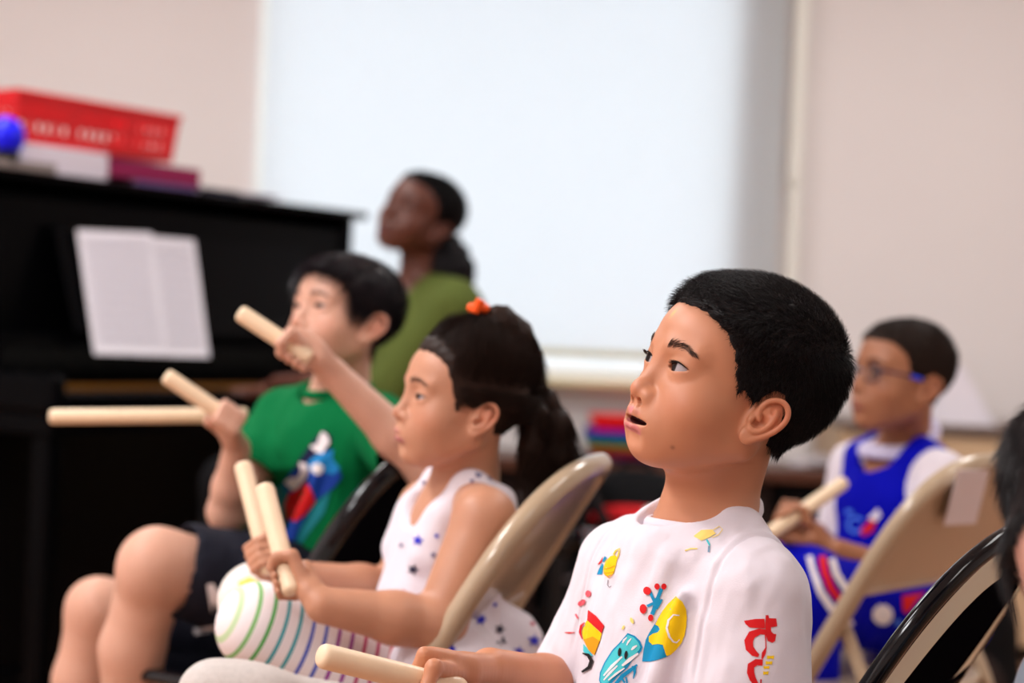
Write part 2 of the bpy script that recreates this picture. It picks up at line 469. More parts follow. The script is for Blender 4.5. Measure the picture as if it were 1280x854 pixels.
        for q in (-1, 1):
            blob((q * 38, 62, -24), (20, 20, 16), kb, bl); blob((q * 80, -14, -8), (16, 22, 32), kb * 1.1, bl * np.array([1.05, .9, .85]))
        blob((0, 99, -24), (12, 10, 10), kb, bl)
        def seg(pts, r, soft):
            d = np.full(len(L), 99.0)
            for a, b in zip(pts[:-1], pts[1:]):
                a, b = np.array(a, float), np.array(b, float); ba = b - a; h = np.clip(((L - a) @ ba) / (ba @ ba), 0, 1); d = np.minimum(d, np.linalg.norm(L - a - h[:, None] * ba, axis=1))
            return np.clip((r - d) / soft + .5, 0, 1)
        w = np.maximum(seg(s.up, 4.3, 1.5), seg(s.lo, 5.2, 1.5)) * (L[:, 1] > 60)
        mixc(w, lipc)
        # mouth inside
        inside = (np.linalg.norm((L - np.array([0, 76, -52.3 - s.kw.get('mo', 0) * .42 + s.kw.get('mouth_z', 0)])) / np.array([24 * s.kw.get('mouth_w', 1), 12, 3 + s.kw.get('mo', 0) * .4]), axis=1) < 1.0) * (L[:, 1] < 83 - .011 * L[:, 0] ** 2) * (s.kw.get('mo', 0) > 0)
        mixc(inside * 1.0, np.array((.10, .015, .015)))
        for q in (-1, 1):  # dark nostrils and pink eye corners
            blob((q * 29 - q * 12.5, 70, s.kw.get('eye_z', 6)), (3, 5, 3), .3, bl * np.array([.8, .45, .45]))
        for (c, r, a, col) in s.kw.get('marks', []): blob(c, r, a, col)
        return C_.astype(np.float32)
    def eyeballs(s, parent, gaze=(0, 1, 0), names='eye', iris=(0.010, 0.005, 0.004), n=48):
        g = nrm(gaze)
        for ec in s.eyes:
            c = s.P(ec[0] * .965, ec[1] + .2, ec[2]); R = 14.8 * s.s; gw = s.M @ g
            a = nrm(np.cross(gw, [0.3, .2, 1])); bb = np.cross(gw, a)
            V = []; Fq = []; cols = []
            k = 36
            for i in range(k + 1):
                th = math.pi * i / k
                bulge = 1 + .05 * max(0, 1 - (th / .48) ** 2)
                for j in range(n):
                    ph = 2 * math.pi * j / n
                    V.append(c + R * bulge * (gw * math.cos(th) + math.sin(th) * (a * math.cos(ph) + bb * math.sin(ph))))
                    cols.append((.003, .003, .003) if th < .19 else iris if th < .50 else (.03, .02, .018) if th < .56 else (.42, .37, .39))
            for i in range(k):
                for j in range(n): Fq.append((i * n + j, i * n + (j + 1) % n, (i + 1) * n + (j + 1) % n, (i + 1) * n + j))
            link(names, V, np.array(Fq), mat('eye', rough=.05, attr='Col', spec=.12), parent, True, cols=np.array(cols))
    def lashes(s, parent, eye=1.0, w=.55, lash=True):
        ez = s.kw.get('eye_z', 6)
        for q, ec in zip((-1, 1), s.eyes):
            pts = []; mb = MB()
            for uu in np.linspace(-13.4, 15, 16):
                t = 1 - ((uu - .7) / 14.3) ** 2; z = 5.2 * eye * t + .08 * uu + .1
                y = math.sqrt(max(16.4 ** 2 - uu ** 2 - z ** 2, 4))
                pts.append(s.P(ec[0] + q * uu, ec[1] + y, ez + z))
            rr = [w * s.s * (.35 + 1.1 * math.sin(math.pi * min(1, .1 + .9 * i / 15))) for i in range(16)]
            mb.tube(pts, rr, 6)
            if lash:
                for i in range(1, 15):
                    for dlt in (0, .5):
                        p = pts[i] * (1 - dlt) + pts[i + 1] * dlt
                        d = s.M @ nrm([q * (i - 6) * .09, 1.0, -.05]); e = p + d * 4.5 * s.s + s.M @ np.array([0, 0, 1.0]) * 1.3 * s.s
                        mb.tube([p, (p + e) / 2 - s.M @ np.array([0, 0, .5]) * s.s, e], [.22 * s.s, .16 * s.s, .03 * s.s], 4)
            mb.build('eyelashes', mat('lash', (.006, .004, .004), .6), parent, True)
# ------------------------------------------------------------------ hair
def strands(roots, normals, dirs, lens, w, segs=3, bend=.35):
    n = len(roots); T = np.linspace(0, 1, segs + 1)
    d0 = normals * .75 + dirs * .5; d0 /= np.linalg.norm(d0, axis=1, keepdims=True)
    pts = []
    for t in T:
        L = lens[:, None] * t
        pts.append(roots + d0 * L + dirs * (L * t * bend) - normals * (L * t * bend * .35) - normals * (L * L / .14))
    P = np.stack(pts, 1)  # n, segs+1, 3
    tang = P[:, -1] - P[:, 0]; tang /= np.linalg.norm(tang, axis=1, keepdims=True) + 1e-9
    a = np.cross(tang, np.array([.3, .5, .8])); a /= np.linalg.norm(a, axis=1, keepdims=True) + 1e-9; b = np.cross(tang, a)
    V = np.zeros((n, segs + 1, 3, 3), np.float32)
    for i, t in enumerate(T):
        r = (w * (1 - t) ** .6 + w * .08)[:, None] if hasattr(w, '__len__') else w * ((1 - t) ** .6 + .08)
        for k in range(3):
            th = 2 * math.pi * k / 3; V[:, i, k] = P[:, i] + r * (a * math.cos(th) + b * math.sin(th))
    base = (np.arange(n) * (segs + 1) * 3)[:, None]
    F_ = []
    for i in range(segs):
        for k in range(3):
            F_.append(base + np.array([[i * 3 + k, i * 3 + (k + 1) % 3, (i + 1) * 3 + (k + 1) % 3, (i + 1) * 3 + k]]))
    return V.reshape(-1, 3), np.concatenate(F_)
def poly_sd(pts, Y, Z):
    """signed distance, positive inside, of points to polygon"""
    p = np.array(pts, float); d = np.full(len(Y), 1e9); ins = np.zeros(len(Y), bool)
    for i in range(len(p)):
        a, b = p[i], p[(i + 1) % len(p)]; ba = b - a
        h = np.clip(((Y - a[0]) * ba[0] + (Z - a[1]) * ba[1]) / (ba @ ba + 1e-9), 0, 1)
        d = np.minimum(d, np.hypot(Y - a[0] - h * ba[0], Z - a[1] - h * ba[1]))
        c = ((a[1] > Z) != (b[1] > Z)); x = (b[0] - a[0]) * (Z - a[1]) / (b[1] - a[1] + 1e-12) + a[0]; ins ^= c & (Y < x)
    return np.where(ins, d, -d)
HAIR_SHORT = [(200, 60), (72, 58), (56, 56), (44, 44), (34, 28), (28, 14), (22, 2), (15, -10), (8, -16), (3, -10), (0, 6), (-8, 14), (-20, 12), (-28, -2), (-31, -20), (-34, -36), (-44, -52), (-60, -60), (-200, -62), (-200, 260), (200, 260)]
def hair_mask(hd, V, region, soft=1.0):
    L = hd.local(V); sk = hd.skull_d(L)
    sd = poly_sd(region, L[:, 1], L[:, 2])
    
    ed = np.minimum(*[np.linalg.norm((L - hd.earP(q)(6, 2, 3)), axis=1) for q in (-1, 1)])
    sd = sd + vnoise(L, .16, 77) * soft
    sd = np.where((sk > 11) | ((ed < 33) & (sk > 3.2)), -50, sd)
    return L, sd
def hair_on(hd, V, Q, region, parent, thick, length, m, count=9000, groom='short', w=.35, up=.0, seed=1, extra=None, name='hair', edge=5.0, spread=.25, cap=True, smooth_edge=True, lean=None, soft=1.0, segs=3, bend=.35, wave=0.0):
    """hair laid over the scalp: a close under layer and separate locks, all one mesh"""
    r = np.random.default_rng(seed); N = vnormals(V, Q); L, sd = hair_mask(hd, V, region, soft); u = hd.s
    VV = []; FF = []; off = 0
    Tloc = thick(L)
    if cap:
        keep = (sd[Q] > -1.5).all(1); q = Q[keep]; used = np.unique(q); mp = -np.ones(len(V), int); mp[used] = np.arange(len(used))
        t = np.clip(sd[used] / edge, 0, 1) ** .7 * Tloc[used] - (sd[used] < 1) * .6
        lump = vnoise(L[used] * np.array([1, .45, .45]), .22, seed) * .9 * np.clip(Tloc[used] / 8, .15, 1.5)
        P_ = V[used] + N[used] * ((t + lump * np.clip(sd[used] / 6, 0, 1)) * u)[:, None]
        VV.append(P_); FF.append(mp[q]); off = len(P_)
    # locks
    fc = V[Q].mean(1); keep = (sd[Q] > -.5).all(1); ids = np.nonzero(keep)[0]
    a = np.linalg.norm(np.cross(V[Q[ids, 2]] - V[Q[ids, 0]], V[Q[ids, 3]] - V[Q[ids, 1]]), axis=1)
    sdf_ = sd[Q[ids]].mean(1)
    p = a * np.clip(.35 + sdf_ / 8, .1, 1); p /= p.sum()
    pick = r.choice(ids, count, p=p); w2 = r.dirichlet([1, 1, 1, 1], count)
    roots = (V[Q[pick]] * w2[:, :, None]).sum(1); nn = N[Q[pick]].mean(1); Lr = hd.local(roots); sdr = sd[Q[pick]].mean(1)
    tt = np.clip(sdr / edge, 0, 1) * thick(Lr) * (.6 if cap else 0); roots = roots + nn * (tt * u)[:, None]
    dl = np.zeros_like(Lr)
    x, y, z = Lr.T
    if groom == 'short':
        top = np.clip((z - 45) / 35, 0, 1)[:, None]; back = np.clip((-y - 20) / 40, 0, 1)[:, None]
        side = np.stack([x * 0, 0.35 + 0 * x, -1 + 0 * x], 1); tp = np.stack([x * .004, np.clip(1 - (y - 20) / 60, .1, 1), .25 + np.clip((y - 20) / 60, 0, 1) * .9], 1); bk = np.stack([x * .004, -.3 + 0 * x, -.8 + 0 * x], 1)
        dl = tp * top + (1 - top) * (side * (1 - back) + bk * back)
    elif groom == 'bowl':
        c = np.array([0, -30, 96]); dl = Lr - c; dl[:, 2] -= 20
    elif groom == 'pull':
        dl = np.where((z > lean[2])[:, None], np.array(lean[0])[None, :] - Lr, np.array(lean[1])[None, :] - Lr)
    dl = dl + r.normal(0, spread, dl.shape) * np.linalg.norm(dl, axis=1, keepdims=True)
    dw = dl @ hd.M.T; dw -= nn * (dw * nn).sum(1, keepdims=True); dw /= np.linalg.norm(dw, axis=1, keepdims=True) + 1e-9
    ln = length(Lr) * u * r.uniform(.65, 1.15, count) * np.clip(.45 + sdr / 9, .35, 1) 
    n2 = nn * (1 - up) + 0
    s_v, s_f = strands(roots.astype(float), n2 if groom == 'short' else nn * .35, dw, ln, w * u, segs, bend)
    VV.append(s_v); FF.append(s_f + off); off += len(s_v)
    if extra is not None:
        for (ev, ef) in extra: VV.append(ev); FF.append(ef + off); off += len(ev)
    return link(name, np.concatenate(VV), np.concatenate(FF), m, parent, True)
def brows(hd, V, Q, parent, m, n=420, z0=24, seed=5, th=3.2, dens=1.0, name='eyebrow', bx=13):
    r = np.random.default_rng(seed); bv = bvh_of(V, Q)
    for q in (-1, 1):
        R_, N_, D_, L_ = [], [], [], []
        for _ in range(n):
            t = r.uniform(0, 1); x = q * (bx + 30 * t); z = z0 + 4.0 * math.sin(min(t * 1.25, 1) * math.pi * .75) - 3.5 * t * t + r.normal(0, .62) * th * (1 - .55 * t)
            o = hd.P(x, 130, z); d = -hd.M[:, 1]; h = bv.ray_cast(Vector(o), Vector(d))
            if h[0] is None: continue
            R_.append(np.array(h[0])); nn = np.array(h[1]); nn = nn if nn @ d < 0 else -nn; N_.append(nn)
            dd = hd.M @ nrm([q * (.6 + t), 0, .9 - 1.5 * t + r.normal(0, .15)]); D_.append(nrm(dd - nn * (dd @ nn))); L_.append(hd.s * r.uniform(3.5, 6.5))
        if R_:
            s_v, s_f = strands(np.array(R_) , np.array(N_) * .12, np.array(D_), np.array(L_), .14 * hd.s, 2, .2); link(name, s_v, s_f, m, parent, True)
# ------------------------------------------------------------------ hands
def grip_hand(b, W, G, A, rs, side=1, s=1.0, bias=None, open_=0.0):
    """a hand closed round a stick: W wrist, G point on the stick, A stick direction (towards the thumb side), rs stick radius"""
    W = np.asarray(W, float); G = np.asarray(G, float); A = nrm(A)
    n0 = (W - G) if bias is None else np.asarray(bias, float)
    n0 = nrm(n0 - A * (n0 @ A)); w = np.cross(A, n0) * side
    rot = lambda deg: n0 * math.cos(math.radians(deg)) + w * math.sin(math.radians(deg))
    fr = .0068 * s
    ln = [0.93, 1.0, .97, .82]
    for i, t in enumerate((.0205, .0070, -.0070, -.0195)):
        o = G + A * t * s; q = ln[i]; f = fr * (1.0 if i < 3 else .88)
        R1 = rs + .011 * s; R2 = rs + f * .9
        k1 = o + rot(38) * (R1 + .006 * s); k2 = o + rot(100) * (R2 + .004 * s); k3 = o + rot(168) * R2; k4 = o + rot(168 + 62 * q) * R2
        st = W * .72 + G * .28 + A * t * .55 * s + rot(30) * .004 * s
        b.cap(st, k1, .0115 * s, .0092 * s, .010 * s)
        b.chain([k1, k2, k3, k4], [f * 1.22, f * 1.1, f * 1.0, f * .86], .0022 * s)
    b.cap(W, (W + G) / 2 + n0 * .006 * s, .0185 * s, .020 * s, .012 * s)
    th0 = W * .62 + G * .38 + A * .014 * s - w * .008 * s
    th1 = G + A * .026 * s + rot(-38) * (rs + .011 * s); th2 = G + A * .030 * s + rot(-95) * (rs + .0078 * s); th3 = G + A * .024 * s + rot(-150) * (rs + .0070 * s)
    b.chain([th0, th1, th2, th3], [.0125 * s, .0095 * s, .0082 * s, .0068 * s], .005 * s)
def flat_hand(b, W, D, Nn, s=1.0, curl=25, side=1):
    """relaxed hand: W wrist, D direction of the fingers, Nn back-of-hand normal"""
    W = np.asarray(W, float); D = nrm(D); Nn = nrm(np.asarray(Nn) - D * (np.asarray(Nn) @ D)); A = np.cross(D, Nn) * side
    for i, (t, l) in enumerate(zip((.030, .010, -.010, -.028), (.9, 1, .95, .75))):
        k = W + (D * .085 + A * t) * s
        b.cap(W + A * t * .5 * s, k, .014 * s, .0115 * s, .010 * s)
        p = k; pts = [k]; a = 10 + 2 * i
        for ll in (.042, .026, .022):
            a += curl; d = D * math.cos(math.radians(a)) - Nn * math.sin(math.radians(a)); p = p + d * ll * l * s; pts.append(p)
        b.chain(pts, [.010 * s, .009 * s, .0083 * s, .007 * s], .003 * s)
    b.chain([W + A * .018 * s, W + (D * .045 + A * .045) * s, W + (D * .075 + A * .055 - Nn * .012) * s, W + (D * .095 + A * .052 - Nn * .02) * s], [.016 * s, .012 * s, .010 * s, .008 * s], .006 * s)
def stick(pa, pb, label, r=.0115, tone='stick_wood', group='wooden rhythm sticks'):
    pa = np.asarray(pa, float); pb = np.asarray(pb, float); L = np.linalg.norm(pb - pa); z = nrm(pb - pa)
    a = nrm(np.cross(z, [0.2, .3, .9])); M = np.stack([a, np.cross(z, a), z], 1)
    prof = [(0.0001, 0), (r * .55, .0004), (r * .85, .002), (r * .98, .005), (r, .009), (r, L - .009), (r * .98, L - .005), (r * .85, L - .002), (r * .55, L - .0004), (.0001, L)]
    mb = MB(); mb.lathe(prof, pa, M, 28)
    o = mb.build('rhythm_stick', MATS[tone], None, True)
    c = (pa + pb) / 2
    for v in o.data.vertices: v.co -= Vector(c)
    o.location = c
    return tag(o, label, 'stick', group)
LAMPS = [(-2.0, .2, 40), (-1.8, 2.2, 40), (-1.4, 4.4, 16), (1.2, .2, 3), (1.4, 2.4, 4), (1.4, 4.6, 14)]
DAY = 13.8
EXPO = 0.5
# ------------------------------------------------------------------ shared materials
mat('stick_wood', srgb(240, 214, 182), .42, noise=.05, nscale=60, coat=.15)
mat('wall_paint', srgb(237, 231, 230), .7, noise=.02, nscale=3, bump=.02, bscale=300)
mat('white_paint', srgb(236, 236, 228), .5)
mat('cream_paint', srgb(226, 214, 170), .5)
mat('ceiling_tile', srgb(230, 228, 224), .85, noise=.03, nscale=90, bump=.1)
mat('piano_black', (.0015, .0015, .002), .25, spec=.5, ior=1.12)
mat('black_plastic', (.004, .004, .005), .35, spec=.3)
mat('black_cloth', (.005, .005, .006), .85, bump=.1, spec=.1)
mat('black_sheet', (.004, .004, .006), .9, spec=.0, ior=1.01)
mat('brown_wood', srgb(88, 52, 38), .4, noise=.12, nscale=25, coat=.2)
mat('dark_wood', srgb(30, 14, 14), .45, noise=.1, nscale=25)
mat('paper', srgb(238, 234, 244), .6)
mat('grey_line', srgb(165, 160, 175), .7)
mat('chrome', (.75, .75, .76), .16, metal=1)
mat('beige_enamel', srgb(182, 160, 134), .28, coat=.5, noise=.03, nscale=30)
mat('black_enamel', (.004, .004, .006), .12, spec=.35)
def floor_material():
    m = bpy.data.materials.new('floor_vinyl'); m.use_nodes = True; nt = m.node_tree; b = nt.nodes['Principled BSDF']
    tc = nt.nodes.new('ShaderNodeTexCoord'); br = nt.nodes.new('ShaderNodeTexBrick'); br.inputs['Scale'].default_value = 1.0
    br.inputs['Brick Width'].default_value = 1.2; br.inputs['Row Height'].default_value = .14; br.inputs['Mortar Size'].default_value = .003
    br.inputs['Color1'].default_value = (*srgb(180, 134, 102), 1); br.inputs['Color2'].default_value = (*srgb(168, 120, 90), 1); br.inputs['Mortar'].default_value = (*srgb(110, 72, 50), 1)
    nt.links.new(tc.outputs['Object'], br.inputs['Vector']); nt.links.new(br.outputs['Color'], b.inputs['Base Color']); b.inputs['Roughness'].default_value = .35
    return m
def blind_material():
    m = bpy.data.materials.new('roller_blind_cloth'); m.use_nodes = True; nt = m.node_tree; nt.nodes.clear()
    out = nt.nodes.new('ShaderNodeOutputMaterial'); d = nt.nodes.new('ShaderNodeBsdfDiffuse'); t = nt.nodes.new('ShaderNodeBsdfTranslucent'); a = nt.nodes.new('ShaderNodeMixShader')
    tc = nt.nodes.new('ShaderNodeTexCoord'); n = nt.nodes.new('ShaderNodeTexNoise'); mp = nt.nodes.new('ShaderNodeMapping'); mp.inputs['Scale'].default_value = (3, 3, 60)
    cr = nt.nodes.new('ShaderNodeMapRange'); cr.inputs['To Min'].default_value = .93; cr.inputs['To Max'].default_value = 1.0
    nt.links.new(tc.outputs['Object'], mp.inputs['Vector']); nt.links.new(mp.outputs['Vector'], n.inputs['Vector']); nt.links.new(n.outputs['Fac'], cr.inputs['Value'])
    mx = nt.nodes.new('ShaderNodeMix'); mx.data_type = 'RGBA'; mx.blend_type = 'MULTIPLY'; mx.inputs[0].default_value = 1; mx.inputs[6].default_value = (.81, .84, .86, 1)
    nt.links.new(cr.outputs['Result'], mx.inputs[7]); nt.links.new(mx.outputs[2], d.inputs['Color']); nt.links.new(mx.outputs[2], t.inputs['Color'])
    a.inputs[0].default_value = .5; nt.links.new(d.outputs[0], a.inputs[1]); nt.links.new(t.outputs[0], a.inputs[2]); nt.links.new(a.outputs[0], out.inputs['Surface'])
    return m
WY = 6.5
def onwall(x, y, Y=WY):
    """point of the window wall (or a plane parallel to it) seen at a photo position"""
    v = at(x, y, 1.0) - CC; return CC + v * (Y / v[1])
# ------------------------------------------------------------------ room shell
XL, XR, YB, ZC = -3.2, 3.4, -2.6, 2.75
def slab(name, c, size, m, **k):
    mb = MB(); mb.box(c, size); o = mb.build(name, m); o['kind'] = 'structure'; return o
slab('floor', ((XL + XR) / 2, (WY + YB) / 2, -.05), (XR - XL, WY - YB + .4, .1), floor_material())
slab('ceiling', ((XL + XR) / 2, (WY + YB) / 2, ZC + .05), (XR - XL, WY - YB + .4, .1), MATS['ceiling_tile'])
slab('wall_left', (XL - .05, (WY + YB) / 2, ZC / 2), (.1, WY - YB, ZC), MATS['wall_paint'])
slab('wall_right', (XR + .05, (WY + YB) / 2, ZC / 2), (.1, WY - YB, ZC), MATS['wall_paint'])
slab('wall_front', ((XL + XR) / 2, YB - .05, ZC / 2), (XR - XL, .1, ZC), MATS['wall_paint'])
wl = onwall(319, 200)[0]; wr = onwall(921, 200)[0] ; zb = onwall(660, 462)[2]; zt = 2.35
mb = MB()
mb.box(((XL + wl) / 2, WY + .04, ZC / 2), (wl - XL, .08, ZC)); mb.box(((wr + XR) / 2, WY + .04, ZC / 2), (XR - wr, .08, ZC))
mb.box(((wl + wr) / 2, WY + .04, zb / 2), (wr - wl, .08, zb)); mb.box(((wl + wr) / 2, WY + .04, (zt + ZC) / 2), (wr - wl, .08, ZC - zt))
o = mb.build('wall_back', MATS['wall_paint']); o['kind'] = 'structure'
# window: frame, glass, sill
win = thing('window_1', ((wl + wr) / 2, WY + .05, zb), None, None); win['kind'] = 'structure'
mb = MB(); fw = .02
for (c, sz) in ((((wl + wr) / 2, WY + .05, zb + fw / 2), (wr - wl, .06, fw)), (((wl + wr) / 2, WY + .05, zt - fw / 2), (wr - wl, .06, fw)), ((wl + fw / 2, WY + .05, (zb + zt) / 2), (fw, .06, zt - zb - 2 * fw)), ((wr - fw / 2, WY + .05, (zb + zt) / 2), (fw, .06, zt - zb - 2 * fw))):
    mb.box(c, sz)
mb.build('window_frame', MATS['white_paint'], win)
gm = bpy.data.materials.new('window_glass'); gm.use_nodes = True; nt = gm.node_tree; nt.nodes.clear()
out = nt.nodes.new('ShaderNodeOutputMaterial'); tr = nt.nodes.new('ShaderNodeBsdfTransparent'); gl = nt.nodes.new('ShaderNodeBsdfGlossy'); gl.inputs['Roughness'].default_value = .02; mx = nt.nodes.new('ShaderNodeMixShader'); mx.inputs[0].default_value = .06
nt.links.new(tr.outputs[0], mx.inputs[1]); nt.links.new(gl.outputs[0], mx.inputs[2]); nt.links.new(mx.outputs[0], out.inputs['Surface'])
mb = MB(); mb.box(((wl + wr) / 2, WY + .05, (zb + zt) / 2), (wr - wl - 2 * fw, .006, zt - zb - 2 * fw)); mb.build('window_pane', gm, win)
# window sill: bright board, cream nosing and apron
zs = onwall(700, 479)[2]; za = onwall(700, 498)[2]
sx0, sx1 = onwall(610, 490)[0] - .9, onwall(860, 490)[0] + .35
mb = MB(); mb.box(((sx0 + sx1) / 2, WY - .045, (zs + zs + .02) / 2 - .004), (sx1 - sx0, .13, .022), bev=.004)
mb.build('window_sill', MATS['cream_paint'], win)
mb = MB(); mb.box(((sx0 + sx1) / 2, WY - .012, (zs + za) / 2 - .006), (sx1 - sx0, .024, zs - za), bev=.002)
mb.build('sill_apron', MATS['white_paint'], win)
mb = MB(); mb.box(((sx0 + sx1) / 2, WY - .008, zs + .035), (sx1 - sx0, .016, .045), bev=.002)
mb.build('lower_casing', mat('sill_white', srgb(240, 244, 250), .4), win)
# roller blind
bl0, br0 = onwall(325, 250, WY - .02)[0], onwall(975, 200, WY - .02)[0]; zbb = onwall(700, 446, WY - .02)[2]
bd = thing('roller_blind', ((bl0 + br0) / 2, WY - .02, zbb), 'white translucent roller blind pulled down over the sunlit window', 'blind')
mb = MB(); n = 24
zz = np.linspace(zbb, 2.5, 40); xx = np.linspace(bl0, br0, 30)
P_ = [[(x, WY - .02 + .0015 * math.sin(x * 9 + z * 2), z) for x in xx] for z in zz]; mb.grid(P_)
mb.grid([[(x, WY - .0215 + .0015 * math.sin(x * 9 + z * 2), z) for x in xx[::-1]] for z in zz])
mb.build('blind_cloth', blind_material(), bd, True)
mb = MB(); mb.box(((bl0 + br0) / 2, WY - .02, zbb + .012), (br0 - bl0, .014, .026), bev=.005); mb.build('bottom_rail', mat('blind_rail', srgb(206, 204, 178), .5), bd)
mb = MB(); mb.tube([(bl0, WY - .06, 2.52), (br0, WY - .06, 2.52)], .035, 20); mb.build('roller_tube', MATS['white_paint'], bd, True)
# right side guide strip of the blind, in two lengths
c0, c1 = onwall(985, 335, WY - .04), onwall(1003, 0, WY - .04); gx = c0[0] + .0; 
gx = (onwall(992, 235, WY - .04)[0])
mb = MB(); zj = onwall(984, 232, WY - .04)[2]
mb.box((gx, WY - .04, (zj + .008 + 2.5) / 2), (.042, .06, 2.5 - zj - .008), bev=.004); mb.box((gx + .003, WY - .04, (zbb + zj - .008) / 2), (.038, .06, zj - .008 - zbb), bev=.004)
mb.box((gx, WY - .035, zj), (.03, .04, .02))
mb.build('side_guide', mat('guide_white', srgb(238, 238, 230), .4), bd)
bsb = MB(); bsb.box(((XL + XR) / 2, WY - .008, .05), (XR - XL, .016, .1), bev=.003); o = bsb.build('baseboard_back', MATS['dark_wood']); o['kind'] = 'structure'
# ceiling lamps
def ceil_light(x, y, power, lab, col=(.98, .985, 1)):
    t = thing('ceiling_light', (x, y, ZC), lab, 'ceiling light', 'recessed ceiling lights')
    mb = MB(); w, l = .6, 1.2
    for (cx, cy, sx, sy) in ((0, -l / 2, w + .06, .05), (0, l / 2, w + .06, .05), (-w / 2, 0, .05, l), (w / 2, 0, .05, l)): mb.box((x + cx, y + cy, ZC - .012), (sx, sy, .03), bev=.004)
    mb.build('frame', MATS['white_paint'], t)
    mb = MB(); mb.box((x, y, ZC - .004), (w - .05, l - .05, .008)); mb.build('diffuser', mat('lamp_diffuser', (1, .97, .92), .5, emit=4.0), t)
    ld = bpy.data.lights.new('lamp', 'AREA'); ld.shape = 'RECTANGLE'; ld.size = w; ld.size_y = l; ld.energy = power; ld.color = col
    lo = bpy.data.objects.new('lamp', ld); COL.objects.link(lo); lo.parent = t; lo.location = (0, 0, -.04)
for i, (x, y, p) in enumerate(LAMPS): ceil_light(x, y, p, ['square', 'x'][0] and ('long white recessed ceiling light ' + ['above the camera at front left', 'over the front row on the left', 'over the piano side', 'at front right of the room', 'over the right side seats', 'near the window on the right'][i]))
# daylight outside the window
ld = bpy.data.lights.new('daylight', 'AREA'); ld.shape = 'RECTANGLE'; ld.size = wr - wl + .1; ld.size_y = zt - zb + .1; ld.energy = DAY; ld.color = (.90, .95, 1.0)
lo = bpy.data.objects.new('daylight', ld); COL.objects.link(lo); lo.location = ((wl + wr) / 2, WY + .10, (zb + zt) / 2); lo.rotation_euler = (math.radians(-90), 0, 0)
w = bpy.data.worlds.new('World'); bpy.context.scene.world = w; w.use_nodes = True
w.node_tree.nodes['Background'].inputs[0].default_value = (.85, .92, 1, 1); w.node_tree.nodes['Background'].inputs[1].default_value = 1.0
# ------------------------------------------------------------------ camera
cd = bpy.data.cameras.new('camera'); cam = bpy.data.objects.new('camera', cd); COL.objects.link(cam)
cd.sensor_width = 36; cd.lens = FPX / 1280 * 36; cd.clip_start = .05
Mx = Matrix([[CR[i], CU[i], -CF[i], CC[i]] for i in range(3)] + [[0, 0, 0, 1]]); cam.matrix_world = Mx
cd.dof.use_dof = True; cd.dof.focus_distance = 1.86; cd.dof.aperture_fstop = 3.4
sc = bpy.context.scene; sc.camera = cam
sc.view_settings.view_transform = 'Standard'; sc.view_settings.look = 'None'; sc.view_settings.exposure = EXPO; sc.view_settings.gamma = 1
sc.view_settings.use_curve_mapping = False
sc.cycles.use_denoising = True
sc.cycles.max_bounces = 8
